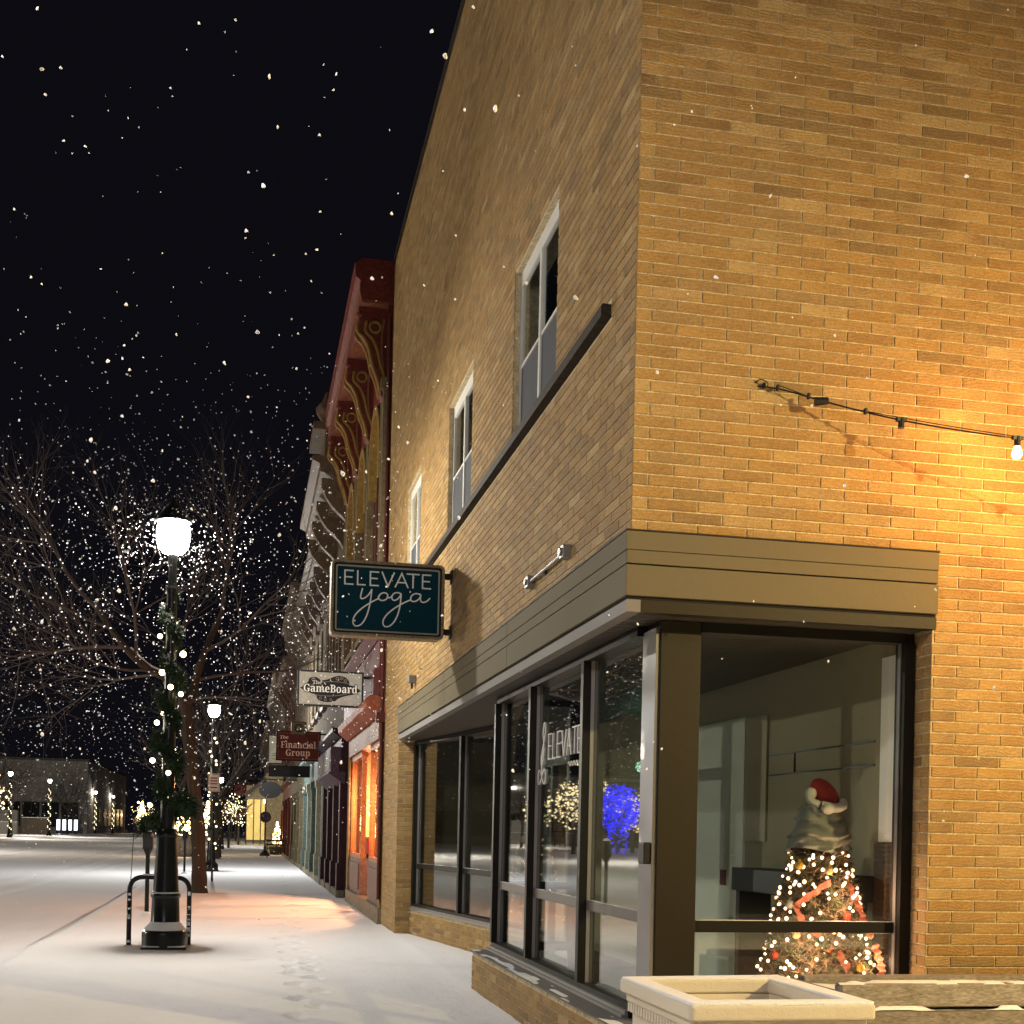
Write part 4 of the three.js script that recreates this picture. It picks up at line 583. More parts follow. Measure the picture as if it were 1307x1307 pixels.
{
  const t = thing('bare_tree', 'leaning bare tree with forked trunk beside the nearest lamp', 'tree', [-3.08, 0, -21.9]), tr = [], cr = [], q = rng(19);
  limb(tr, [V(0, -0.1, 0), V(-0.02, 0.4, 0), V(-0.1, 1.75, 0.02), V(-0.28, 3.1, 0.05), V(-0.36, 4.1, 0.03)], 0.175, 0.115, 60, 24);
  limb(tr, [V(-0.34, 3.95, 0.03), V(-0.62, 4.66, 0), V(-1.2, 4.95, -0.1), V(-1.72, 5.4, 0.1), V(-2.3, 6.2, 0.1)], 0.11, 0.06, 8, 8);
  limb(tr, [V(-0.36, 4.1, 0.03), V(-0.2, 4.75, 0), V(0.0, 5.4, 0.1), V(0.35, 6.3, -0.1)], 0.1, 0.06, 8, 8);
  { const g = merge(tr), p = g.attributes.position, nn = g.attributes.normal; for (let i = 0; i < p.count; i++) { const a = Math.atan2(p.getZ(i), p.getX(i) + 0.05 * p.getY(i)), k = 0.04 * (L32(a * 5, p.getY(i) * 3.1) - 0.5) + 0.022 * (L64(a * 14, p.getY(i) * 5) - 0.5); p.setXYZ(i, p.getX(i) + nn.getX(i) * k, p.getY(i), p.getZ(i) + nn.getZ(i) * k); } g.computeVertexNormals(); part(t, 'trunk', g, M.barkBrown); }
  const starts = [[V(-2.3, 6.2, 0.1), V(-0.7, 0.9, 0.2), 2.6, 0.05], [V(-1.72, 5.4, 0.1), V(-1, 0.15, -0.3), 2.8, 0.045], [V(-1.2, 4.95, -0.1), V(-0.6, -0.15, 0.6), 2.2, 0.035], [V(-0.62, 4.66, 0), V(-0.2, 1, -0.3), 2.4, 0.045], [V(-1.5, 5.2, 0), V(0.1, 1, 0.3), 2.4, 0.045], [V(0.35, 6.3, -0.1), V(0.2, 1, -0.1), 2.4, 0.05], [V(0, 5.4, 0.1), V(0.9, 0.5, 0.4), 2.3, 0.045], [V(-0.2, 4.75, 0), V(1, 0.25, -0.4), 2.2, 0.04], [V(-0.3, 4.3, 0), V(0.8, 0.1, 0.5), 1.9, 0.03], [V(-2.0, 5.8, 0.1), V(-0.9, 0.3, 0.4), 2.6, 0.04], [V(-1.0, 4.85, 0), V(-1, -0.05, -0.5), 2.8, 0.035]];
  for (const [p, d, l, r] of starts) grow(cr, p, d, l, r, 0, q, 3);
  part(t, 'crown', cr, M.twig);
  part(t, 'snow_line', limb([], [V(0, 0, 0), V(1, 0, 0)], 0.001, 0.001, 1) === null ? [] : [tube([V(-0.5, 4.66, 0.0), V(-0.75, 4.86, -0.02), V(-1.2, 5.05, -0.1), V(-1.6, 5.4, 0.05)], 0.035, 16, 6)], M.snowCap);
}
function simpleTree(label, pos, h, r, seed, levels = 2) {
  const t = thing('bare_tree', label, 'tree', pos, 0, 'bare street trees'), tr = [], cr = [], q = rng(seed); limb(tr, [V(0, -0.1, 0), V(0.05 * h * (q() - 0.5), h * 0.25, 0), V(0.1 * h * (q() - 0.5), h * 0.48, 0)], r, r * 0.6, 6, 8);
  for (let i = 0; i < 6; i++) { const a = i / 6 * 6.28 + q(); grow(cr, V(0, h * (0.32 + 0.16 * q()), 0), V(Math.cos(a), 0.9 + q(), Math.sin(a)), h * 0.32, r * 0.4, 0, q, levels); }
  part(t, 'trunk', tr, M.barkBrown); part(t, 'crown', cr, M.twig); return t;
}
simpleTree('second bare tree up the kerb with a dark straight trunk', [-3.35, 0, -53], 8.5, 0.22, 51, 3);
simpleTree('bare tree far up the kerb past the second lamp', [-3.6, 0, -78], 8, 0.2, 52);
simpleTree('bare kerb tree whose branches show left of the leaning tree', [-6.4, 0, -30.5 - 50], 9, 0.2, 53);
simpleTree('thin young tree at the far left across the street', [-24.6, 0, -116], 9, 0.16, 54); simpleTree('bare young tree between the second and third lamps across', [-25.4, 0, -170], 9, 0.16, 55); simpleTree('bare young tree near the low walls across the street', [-27, 0, -138], 9, 0.16, 56);
{ // small parking notice on a post by the tree
  const t = thing('street_notice', 'small white notice on a post behind the leaning tree', 'sign', [-2.98, 0, -28.5]); part(t, 'post', cyl(V(0, -0.1, 0), V(0, 3.0, 0), 0.03, 0.03, 8), M.steelDark);
  const nt = canvasTex(128, 192, (c, w, h) => { c.fillStyle = '#c9c2b8'; c.fillRect(0, 0, w, h); c.strokeStyle = '#8c2a22'; c.lineWidth = 6; c.strokeRect(8, 8, w - 16, h - 16); c.fillStyle = '#8c2a22'; for (const y of [40, 70, 100, 140]) c.fillRect(26, y, 76, 14); }); part(t, 'plate', bx(-0.16, 0.16, 2.45, 2.95, 0.031, 0.036), M.white); const g = new THREE.PlaneGeometry(0.32, 0.5); g.translate(0, 2.7, 0.04); part(t, 'print', g, std({ map: nt, roughness: 0.6 }));
}

// ------------------------------------------------------------------ planters in front of the corner
{
  const t = thing('cast_planter', 'off white cast planter with dentil rim at the window corner', 'planter', [0.1, 0, 1.5]), m = std({ color: lin(0.58, 0.52, 0.41), roughness: 0.9, bumpMap: rep(T_noise, 3, 3), bumpScale: 0.003 }), a = 0.42, d = 0.5;
  const rect = (s, x, z, r) => { s.moveTo(-x + r, -z); s.lineTo(x - r, -z); s.quadraticCurveTo(x, -z, x, -z + r); s.lineTo(x, z - r); s.quadraticCurveTo(x, z, x - r, z); s.lineTo(-x + r, z); s.quadraticCurveTo(-x, z, -x, z - r); s.lineTo(-x, -z + r); s.quadraticCurveTo(-x, -z, -x + r, -z); return s; };
  const ringGeo = (x, z, y0, y1, k, bv = 0.012) => { const s = rect(new THREE.Shape(), x - bv, z - bv, 0.012); s.holes.push(rect(new THREE.Path(), x - k + bv, z - k + bv, 0.01)); const g = new THREE.ExtrudeGeometry(s, { depth: y1 - y0 - 2 * bv, bevelEnabled: true, bevelSize: bv, bevelThickness: bv, bevelSegments: 3, curveSegments: 4 }); g.rotateX(-Math.PI / 2); g.translate(0, y0 + bv, 0); return metricUV(g); };
  const ring = (x, z, y0, y1, k, mat, name) => part(t, name, ringGeo(x, z, y0, y1, k), mat);
  ring(a, d, 0.735, 0.8, 0.105, m, 'rim'); ring(a - 0.025, d - 0.025, 0.69, 0.736, 0.07, m, 'cornice'); ring(a - 0.05, d - 0.05, 0.05, 0.692, 0.06, m, 'side_wall'); ring(a - 0.02, d - 0.02, 0.0, 0.09, 0.08, m, 'foot');
  const dn = []; for (let x = -a + 0.05; x < a - 0.05; x += 0.04) { dn.push(bx(x, x + 0.024, 0.645, 0.69, d - 0.051, d - 0.03)); dn.push(bx(x, x + 0.024, 0.645, 0.69, -d + 0.03, -d + 0.051)); } for (let z = -d + 0.05; z < d - 0.05; z += 0.04) { dn.push(bx(-a + 0.03, -a + 0.051, 0.645, 0.69, z, z + 0.024)); dn.push(bx(a - 0.051, a - 0.03, 0.645, 0.69, z, z + 0.024)); } part(t, 'dentils', dn, m);
  part(t, 'soil', field(-a + 0.1, a - 0.1, [d - 0.1, 0.3, 0.2, 0.1, 0, -0.1, -0.2, -0.3, -d + 0.1], 0.08, (x, z) => 0.64 + 0.05 * (L16(x * 6 + 2, z * 6) - 0.4), 2), M.snowCap);
  { const g = ringGeo(a - 0.006, d - 0.006, 0.796, 0.816, 0.09, 0.007), q = g.attributes.position; for (let i = 0; i < q.count; i++) if (q.getY(i) > 0.8) q.setY(i, 0.796 + (q.getY(i) - 0.796) * (0.35 + 0.9 * L32(q.getX(i) * 14 + 3, q.getZ(i) * 14))); part(t, 'snow_cover', g, M.snowCap); }
}
{
  const t = thing('timber_planter', 'long raised bed of weathered grey timbers against the right wall', 'planter', [0.98, 0, 0.42]);
  const wm = [0, 1, 2].map((i) => std({ color: lin(0.42 - 0.05 * i, 0.37 - 0.045 * i, 0.31 - 0.04 * i), roughness: 0.95, map: rep(T_grain, 0.6, 2.4), bumpMap: rep(T_wood, 0.35, 1.3), bumpScale: 0.003 })), q = rng(29);
  let y = 0; for (let k = 0; k < 7; k++) { const h = 0.097, pr = k === 5 ? 0.028 : 0.012 * q(), e = 0.02 * q(); const y1 = k === 6 ? 0.735 : y + h - 0.006; const g = new RoundedBoxGeometry(3.6, y1 - y, 0.09, 2, 0.012); const p = g.attributes.position; for (let i = 0; i < p.count; i++) p.setY(i, p.getY(i) + 0.006 * Math.sin(p.getX(i) * 7 + k)); g.translate(1.8 + e, (y + y1) / 2, 0.28 + pr); metricUV(g); part(t, 'timber', g, wm[k % 3]); y += h + 0.004; }
  for (let k = 0; k < 2; k++) part(t, 'timber', rbx(0.0, 3.6, 0.02 + k * 0.36, 0.37 + k * 0.355, -0.2, -0.11, 0.012), wm[k]);
  part(t, 'end_board', rbx(-0.05, 0.0, 0.0, 0.70, -0.19, 0.29, 0.01), wm[2]);
  part(t, 'snow_fill', field(0.0, 3.6, [0.235, 0.15, 0.05, -0.05, -0.11], 0.1, (x, z) => 0.69 + 0.03 * (L16(x * 4, z * 6) - 0.5), 2), M.snowCap);
  const ledge = (y, z0, z1, th, sd) => field(0, 3.6, [z1, z1 - (z1 - z0) * 0.12, z1 - (z1 - z0) * 0.35, z1 - (z1 - z0) * 0.65, z0], 0.012, (x, z) => { const e = Math.min(1, Math.min(z1 - z, z - z0) / ((z1 - z0) * 0.2)); return y - 0.012 + (th + 0.012) * Math.min(1, Math.max(0, (L16(x * 3 + sd, z * 12) * 0.5 + L64(x * 11, z * 22 + sd) * 0.5 - 0.47) * 5)) * (0.25 + 0.75 * e); }, 2);
  part(t, 'snow_cover', [ledge(0.735, 0.238, 0.325, 0.012, 2), ledge(0.602, 0.32, 0.353, 0.014, 7)], M.snowCap);
}

// ------------------------------------------------------------------ string of bulbs over the plaza
{
  const t = thing('string_light', 'black wire with bulbs hung from the upper right brick wall', 'string lights', [0.754, 4.15, 0]);
  const P = [V(0, 0, 0.0), V(0.12, -0.02, 0.04), V(0.38, -0.1, 0.12), V(0.78, -0.215, 0.26), V(1.37, -0.345, 0.5), V(2.0, -0.45, 0.76), V(2.7, -0.52, 1.05), V(3.4, -0.56, 1.34), V(4.4, -0.55, 1.75), V(5.6, -0.45, 2.25)];
  const c = new THREE.CatmullRomCurve3(P); part(t, 'wire', [new THREE.TubeGeometry(c, 90, 0.005, 6), tube([P[1].clone().add(V(0, 0.02, 0)), P[2].clone().add(V(0, -0.006, 0.01)), P[3].clone().add(V(0, 0.014, 0)), P[4].clone().add(V(0, 0.012, 0)), P[5]], 0.003, 60, 4)], M.black);
  part(t, 'anchor_hook', [tube([V(-0.02, 0.02, -0.01), V(0.01, 0.03, 0.03), V(0.05, 0.0, 0.04), V(0.02, -0.02, 0.02)], 0.003, 12, 5), cyl(V(-0.01, 0.02, -0.02), V(-0.01, 0.02, 0.01), 0.007)], M.black);
  part(t, 'end_plug', [cyl(V(0.31, -0.1, 0.11), V(0.385, -0.095, 0.13), 0.026, 0.02, 8)], M.black);
  for (const k of [0.2, 0.62, 1.1, 1.7]) { const p = c.getPoint(k / 6); part(t, 'cable_tie', rbx(p.x - 0.008, p.x + 0.008, p.y - 0.012, p.y + 0.022, p.z - 0.012, p.z + 0.012, 0.003), M.black); }
  const clear = new THREE.MeshPhysicalMaterial({ color: lin(0.9, 0.8, 0.6), transmission: 0.9, thickness: 0, roughness: 0.05, ior: 1.45 }), lit = glow(1, 0.62, 0.26, 16);
  for (let i = 3; i < 9; i++) { const p = P[i]; part(t, 'socket', [cyl(V(p.x, p.y + 0.012, p.z), V(p.x, p.y - 0.045, p.z), 0.016, 0.019, 10), bx(p.x - 0.03, p.x + 0.03, p.y - 0.008, p.y + 0.014, p.z - 0.012, p.z + 0.012)], M.black); part(t, 'bulb', lathe([[0.001, -0.118], [0.02, -0.112], [0.03, -0.092], [0.024, -0.066], [0.016, -0.046]], 14).translate(p.x, p.y, p.z), i > 3 ? lit : clear, i > 3 ? undefined : 'unlit clear bulb'); if (i > 3) point(t, lin(1, 0.40, 0.09), 2.6, [p.x, p.y - 0.085, p.z], 0.025); }
}

// ------------------------------------------------------------------ lit tree inside the corner window
{
  const X = 1.56, Z = -0.74, t = thing('christmas_tree', 'decorated tree with white lights and orange ribbons inside the corner window', 'tree', [X, 0.03, Z]), q = rng(61);
  part(t, 'trunk', cyl(V(0, 0, 0), V(0, 1.5, 0), 0.03, 0.012, 8), M.barkBrown);
  const rad = (y) => 0.45 - (y - 0.25) * 0.235; const P = [], P2 = []; // bristly boughs
  for (let i = 0; i < 1900; i++) { const y = 0.3 + 1.17 * q(), a = q() * 6.283, r = rad(y) * (0.25 + 0.75 * Math.sqrt(q())); sprig(q() < 0.6 ? P : P2, V(Math.cos(a) * r, y, Math.sin(a) * r), 0.055, 16, q); }
  part(t, 'boughs', blades(P), std({ color: lin(0.085, 0.085, 0.04), roughness: 0.85 })); part(t, 'brown_boughs', blades(P2), std({ color: lin(0.20, 0.13, 0.075), roughness: 0.85 }));
  const bl = []; for (let i = 0; i < 240; i++) { const y = 0.34 + 1.12 * Math.pow(q(), 0.8), a = q() * 6.283, r = rad(y) * (1.0 + 0.06 * q()); bl.push(ball(Math.cos(a) * r, y, Math.sin(a) * r, 0.0095 + 0.005 * q(), 6)); } part(t, 'string_lights', bl, glow(1, 0.60, 0.36, 5));
  const om = [paint(0.62, 0.42, 0.2, 0.3), paint(0.55, 0.52, 0.46, 0.25), paint(0.42, 0.06, 0.03, 0.3), paint(0.6, 0.36, 0.05, 0.3)];
  const spot = [[-0.2, 1.3, 3], [-0.03, 1.27, 0], [-0.26, 1.05, 1], [-0.24, 0.86, 0], [0.07, 0.98, 2], [0.14, 0.92, 2], [-0.18, 0.55, 0], [0.14, 0.66, 3], [-0.36, 0.5, 2], [0.34, 0.5, 3], [0.3, 0.85, 0], [-0.36, 0.72, 2]];
  for (const [x, y, k] of spot) { const R0 = rad(y) + 0.01, z = Math.sqrt(Math.max(0.02, R0 * R0 - x * x)); const g = ball(x, y, z, 0.028, 12); part(t, 'ornament', [g, cyl(V(x, y + 0.026, z), V(x, y + 0.038, z), 0.008, 0.008, 6)], om[k]); }
  const rb = std({ color: lin(0.26, 0.075, 0.045), roughness: 0.6, side: THREE.DoubleSide }); const ribbon = (pts, w) => { const c = new THREE.CatmullRomCurve3(pts), P = [], I = [], N = 24; for (let i = 0; i <= N; i++) { const p = c.getPoint(i / N), d = c.getTangent(i / N), s = V(0, 0, 1).cross(d).normalize().multiplyScalar(w / 2); P.push(p.x + s.x, p.y + s.y, p.z - 0.035 + 0.02 * Math.sin(i * 1.7), p.x - s.x, p.y - s.y, p.z - 0.03 + 0.018 * Math.cos(i * 1.3)); if (i < N) I.push(i * 2, i * 2 + 1, i * 2 + 2, i * 2 + 1, i * 2 + 3, i * 2 + 2); } const g = new THREE.BufferGeometry(); g.setAttribute('position', new THREE.Float32BufferAttribute(P, 3)); g.setIndex(I); g.computeVertexNormals(); return g; };
  part(t, 'ribbon', ribbon([V(-0.02, 1.2, 0.25), V(-0.14, 1.12, 0.25), V(-0.23, 1.04, 0.22), V(-0.2, 0.93, 0.28), V(-0.12, 0.86, 0.33)], 0.042), rb); part(t, 'ribbon', ribbon([V(0.1, 1.24, 0.2), V(0.16, 1.1, 0.24), V(0.2, 0.98, 0.27), V(0.26, 0.86, 0.28)], 0.04), rb);
  part(t, 'ribbon', ribbon([V(-0.06, 0.78, 0.33), V(0.02, 0.72, 0.36), V(0.06, 0.6, 0.38), V(0.06, 0.44, 0.4), V(0.07, 0.34, 0.41)], 0.05), rb); part(t, 'ribbon', ribbon([V(0.3, 0.8, 0.24), V(0.34, 0.66, 0.26), V(0.36, 0.54, 0.25)], 0.05), rb);
  for (const [x, y, z] of [[0, 1.1, 0.4], [-0.28, 0.75, 0.38], [0.3, 0.7, 0.36], [0, 0.45, 0.5]]) point(t, lin(1, 0.60, 0.36), 1.1, [x, y, z], 0.05);
  // cloth wound round the top
  const pts = [], sd = []; for (let j = 0; j <= 22; j++) { const v = j / 22; pts.push([v]); }
  const cg = new THREE.CylinderGeometry(1, 1, 1, 48, 26, true), p = cg.attributes.position;
  for (let i = 0; i < p.count; i++) { const v = p.getY(i) + 0.5, a = Math.atan2(p.getZ(i), p.getX(i)), fold = 0.03 * (L16(a * 2.5 + 1, v * 7 + a) - 0.5) + 0.026 * (L32(a * 4 + v * 5, v * 14) - 0.5) + 0.006 * Math.sin(v * 24 + 3 * Math.sin(a * 1.5)); let r = 0.212 - 0.085 * v + fold + (v > 0.28 && v < 0.36 ? 0.02 : 0); if (v > 0.93) r *= (1 - v) / 0.07 * 0.75 + 0.25; p.setXYZ(i, Math.cos(a) * r, 1.40 + 0.30 * v + 0.014 * Math.sin(3 * a), Math.sin(a) * r); } cg.computeVertexNormals();
  single('cloth_wrap', 'grey green cloth wrapped round the top of the lit tree', 'cloth', cg, std({ color: lin(0.20, 0.195, 0.16), roughness: 0.95, bumpMap: rep(T_noise, 4, 4), bumpScale: 0.004, side: THREE.DoubleSide }), [X, 0.03, Z]);
  const h = thing('santa_hat', 'red and white plush hat perched on the cloth atop the tree', 'hat', [X + 0.005, 1.735, Z + 0.02]); h.scale.setScalar(1.02);
  const hg = new THREE.SphereGeometry(1, 24, 16), hp = hg.attributes.position; for (let i = 0; i < hp.count; i++) { const x = hp.getX(i), y = hp.getY(i), z = hp.getZ(i); hp.setXYZ(i, x * 0.09 + 0.02 + 0.03 * -y, y * 0.1 + 0.06 - 0.02 * x, z * 0.085); } hg.computeVertexNormals();
  const fur = (c) => std({ color: c, roughness: 1, bumpMap: rep(T_noise, 3, 3), bumpScale: 0.01 });
  part(h, 'cap', hg, fur(lin(0.42, 0.045, 0.035))); part(h, 'brim', [tube([V(-0.05, -0.015, 0.1), V(0.03, -0.03, 0.125), V(0.1, -0.015, 0.09), V(0.135, 0.012, 0.02)], 0.03, 18, 8), ball(-0.085, 0.06, 0.02, 0.04, 10), tube([V(-0.09, 0.06, 0), V(-0.1, 0.02, 0.04), V(-0.05, -0.015, 0.09)], 0.024, 12, 8)], fur(lin(0.72, 0.68, 0.58))); part(h, 'pompom', ico(-0.02, -0.035, 0.135, 0.038, 3), fur(lin(0.74, 0.7, 0.6)));
  const bn = thing('low_bench', 'black low bench along the olive wall behind the lit tree', 'bench', [2.05, 0.03, -2.1]); part(bn, 'seat', rbx(-0.16, 0.16, 1.03, 1.22, -0.95, 0.9, 0.01), M.black); for (const z of [-0.85, 0.8]) part(bn, 'leg', bx(-0.14, 0.14, 0, 1.03, z - 0.04, z + 0.04), M.black);
}
// ------------------------------------------------------------------ across the street and far up it
{
  const b = thing('flat_roofed_building', 'long flat roofed grey building far across the street', 'building', [-24.8, 0, -186]), wl = grainy(lin(0.55, 0.51, 0.46), 0.9, 0.2, 0.01), dk = paint(0.03, 0.035, 0.035, 0.3);
  part(b, 'wall', [bx(-50, 0, 4.6, 10.6, 0, -60), bx(-50, 0, 0, 4.6, -1.2, -60), bx(-50, 0, 0, 0.9, 0, -1.2), bx(-1.2, 0, 0.9, 4.6, 0, -1.2), bx(-13.5, -12.6, 0.9, 4.6, 0, -1.2), bx(-22, -20.6, 0.9, 4.6, 0, -1.2)], wl); part(b, 'parapet', bx(-50.1, 0.15, 10.6, 10.95, 0.15, -60), paint(0.2, 0.19, 0.17));
  for (let i = 0; i < 9; i++) { const x = -1.4 - i * 2.7; const w = new THREE.Group(); w.name = 'window'; b.add(w); part(w, 'pane', bx(x - 2.3, x, 0.9, 4.5, -0.9, -0.88), dk); part(w, 'frame', [bx(x - 2.35, x - 2.25, 0.9, 4.6, -0.86, -0.7), bx(x - 1.2, x - 1.1, 0.9, 4.6, -0.86, -0.75)], paint(0.12, 0.12, 0.12)); }
  for (let i = 0; i < 7; i++) { const z = -8 - i * 7; const w = new THREE.Group(); w.name = 'side_window'; b.add(w); part(w, 'pane', bx(0.02, 0.06, 1, 4.2, z, z - 4), dk); part(w, 'sill', bx(0.02, 0.2, 0.85, 0.99, z, z - 4), paint(0.2, 0.19, 0.17)); }
  const w1 = thing('low_wall', 'low pale stone block wall before the flat roofed building', 'wall', [-33.5, 0, -160]); part(w1, 'block', bx(-3.2, 3.4, 0, 1.5, -0.6, 0.6), grainy(lin(0.45, 0.43, 0.4))); part(w1, 'block', bx(-3, 0.6, 1.5, 3.2, -0.5, 0.5), grainy(lin(0.5, 0.48, 0.46))); part(w1, 'block', bx(0.8, 3.4, 1.5, 3.0, -0.5, 0.5), grainy(lin(0.25, 0.23, 0.22))); part(w1, 'snow_cover', bx(-3.2, 3.4, 1.502, 1.55, -0.58, 0.58), M.snowCap);
  const w2 = thing('low_wall', 'brown low wall beside the lit white posts', 'wall', [-28.6, 0, -164]); part(w2, 'block', bx(-1.6, 1.6, 0, 2.1, -0.5, 0.5), paint(0.2, 0.16, 0.12)); part(w2, 'snow_cover', bx(-1.6, 1.6, 2.102, 2.18, -0.48, 0.48), M.snowCap);
  for (let i = 0; i < 4; i++) { const p = thing('lit_post', ['first', 'second', 'third', 'rightmost'][i] + ' glowing white post in the far left row of four', 'lit post', [-27.7 + i * 0.78, 0, -178], 0, 'glowing white posts'); part(p, 'light_panel', bx(-0.22, 0.22, 0.5, 2.0, -0.1, 0.1), glow(0.9, 0.95, 1, 2.2)); part(p, 'base', bx(-0.26, 0.26, 0, 0.5, -0.14, 0.14), M.black); }
  const rf = thing('railing', 'dark railing at the left edge across the street', 'railing', [-31.5, 0, -128]); for (let i = 0; i < 9; i++) part(rf, 'baluster', bx(-2.6 + i * 0.6, -2.52 + i * 0.6, 0, 1.7, -0.04, 0.04), M.black); part(rf, 'rail', bx(-2.7, 2.5, 1.7, 1.8, -0.05, 0.05), M.black);
}
// a conical tree of white lights in a tub
function lightTree(name, label, pos, h, r, n, seed, mat, o = {}) {
  const t = thing(name, label, 'lit tree', pos), q = rng(seed), bl = [], br = [], b0 = o.base ?? 0.5;
  for (let i = 0; i < n; i++) { const k = q(), a = q() * 6.283, R0 = r * (1 - k * 0.92) * (0.5 + 0.5 * Math.sqrt(q())); bl.push(ico(Math.cos(a) * R0, b0 + 0.1 + k * h, Math.sin(a) * R0, (o.s ?? 0.04) * (0.7 + 0.6 * q()))); } for (let i = 0; i < 50; i++) { const k = q(), a = q() * 6.283; br.push(cyl(V(0, b0 + k * h * 0.9, 0), V(Math.cos(a) * r * (1 - k), b0 + k * h * 0.85, Math.sin(a) * r * (1 - k)), 0.015, 0.006, 4)); }
  part(t, 'boughs', [...br, cyl(V(0, b0, 0), V(0, b0 + h, 0), 0.05, 0.01, 5)], M.needle); part(t, 'string_lights', bl, mat); if (o.tub !== null) part(t, 'tub', [lathe([[0.001, 0], [b0 * 0.8, 0], [b0 * 0.95, b0], [b0 * 0.85, b0], [b0 * 0.8, b0 - 0.08], [0.001, b0 - 0.08]], o.sides ?? 4)], o.tub ?? grainy(lin(0.32, 0.28, 0.25)));
  if (o.cd) point(t, o.color ?? lin(1, 0.7, 0.38), o.cd, [0, b0 + h * 0.45, r * 0.9], 0.1); return t;
}
const goldLights = glow(1, 0.68, 0.30, 7), paleLights = glow(1, 0.80, 0.42, 2.6), blueLights = glow(0.004, 0.012, 1, 1.9);
lightTree('lit_planter', 'small tree of gold lights in a grey tub behind the nearest lamp', [-5.2, -0.1, -61], 2.1, 0.95, 260, 71, goldLights, { base: 1.0, cd: 14, s: 0.05, sides: 4 });
lightTree('lit_planter', 'little lit tree in a pot before the cream shop wall', [-0.35, 0, -63.5], 1.25, 0.36, 110, 72, goldLights, { base: 0.45, cd: 4, s: 0.035, tub: M.steelDark });
lightTree('lit_planter', 'far left conical lit tree up the middle of the street', [-22.9, 0, -262], 5.0, 1.4, 120, 73, goldLights, { base: 1.2, cd: 30, s: 0.16 });
lightTree('lit_planter', 'distant lit tree on the kerb past the second bare tree', [-5.6, 0, -118], 3.0, 1.0, 120, 74, goldLights, { base: 0.8, cd: 14, s: 0.08 });
{ const q = rng(81); // garlanded trees of lights far up the kerb: each one a thing
  const where = [[-3.2, -84], [-2.6, -100], [-4.4, -110], [-3.0, -128], [-3.6, -150], [-22.5, -245], [-23, -285], [-22, -320], [-21, -350], [-23, -380]], say = ['first', 'second', 'third', 'fourth', 'fifth', 'sixth', 'seventh', 'eighth', 'ninth', 'tenth'];
  where.forEach(([x, z], i) => { const t = thing('wrapped_tree', `${say[i]} distant small tree wrapped in white lights, counting from near to far`, 'lit tree', [x, 0, z], 0, 'distant wrapped trees'), bl = [], cr = [], k = i < 5 ? 1 : 1.5; limb(cr, [V(0, -0.1, 0), V(0, 2.4, 0)], 0.1, 0.07, 3, 5); for (let j = 0; j < 5; j++) { const a = j * 1.26; grow(cr, V(0, 2.0, 0), V(Math.cos(a), 1, Math.sin(a)), 1.5, 0.04, 1, q, 2); } for (let j = 0; j < 46; j++) { const a = q() * 6.28, r = q() * 1.1 * k; bl.push(ico(Math.cos(a) * r, 1.6 + 2.4 * k * q(), Math.sin(a) * r, 0.05 * k * (0.7 + 0.6 * q()))); } part(t, 'branches', cr, M.twig); part(t, 'string_lights', bl, i % 3 ? paleLights : bulbFar); });
}
{ // lamps and lit fronts near the end of the row
  const s = thing('lit_awning', 'yellow lit awning front far along the right pavement', 'awning', [-0.4, 0, -104]); part(s, 'light_panel', bx(-1.6, 0.2, 0.4, 4.4, -5, 0), glow(1, 0.72, 0.2, 0.55)); part(s, 'roof', bx(-2.6, 0.3, 4.4, 5.2, -6, 0.3), paint(0.14, 0.03, 0.02)); for (const x of [-1.62, -1.0, -0.4]) part(s, 'post', bx(x, x + 0.08, 0, 4.4, 0.002, 0.08), M.black);
  const w = thing('wall_lantern', 'bright white wall lantern on the grey building up the row', 'lantern', [-0.55, 3.4, -86]); part(w, 'light_panel', ball(0, 0, 0, 0.24, 10), glow(1, 0.97, 0.9, 16)); part(w, 'bracket', cyl(V(0, 0.2, 0), V(0.56, 0.3, 0), 0.03, 0.03, 6), M.black); point(w, lin(1, 0.95, 0.85), 25, [0, 0, 0], 0.15);
  const p = thing('round_sign_post', 'black post with a round sign on the right pavement', 'sign', [-1.05, 0, -72.5 + 12]); part(p, 'post', cyl(V(0, 0, 0), V(0, 2.9, 0), 0.05, 0.04, 8), M.black); part(p, 'base', lathe([[0.001, 0], [0.3, 0], [0.25, 0.12], [0.08, 0.3], [0.05, 0.6]], 10), M.black); const g = new THREE.CylinderGeometry(0.3, 0.3, 0.05, 16); g.rotateX(Math.PI / 2); g.translate(0, 2.05, 0.07); part(p, 'disc', g, paint(0.1, 0.06, 0.09));
  const c = thing('street_bench', 'thin metal bench by the cream shop on the right pavement', 'bench', [-0.55, 0, -56]); part(c, 'seat', bx(-0.5, 0.5, 0.46, 0.5, -0.22, 0.22), M.steelDark); part(c, 'backrest', [bx(-0.5, 0.5, 0.8, 0.9, -0.24, -0.2), bx(-0.5, 0.5, 0.62, 0.7, -0.24, -0.2)], M.steelDark); for (const [x, z] of [[-0.46, 0.18], [0.46, 0.18], [-0.46, -0.21], [0.46, -0.21]]) part(c, 'leg', bx(x - 0.02, x + 0.02, 0, z < 0 ? 0.95 : 0.46, z - 0.02, z + 0.02), M.steelDark);
}
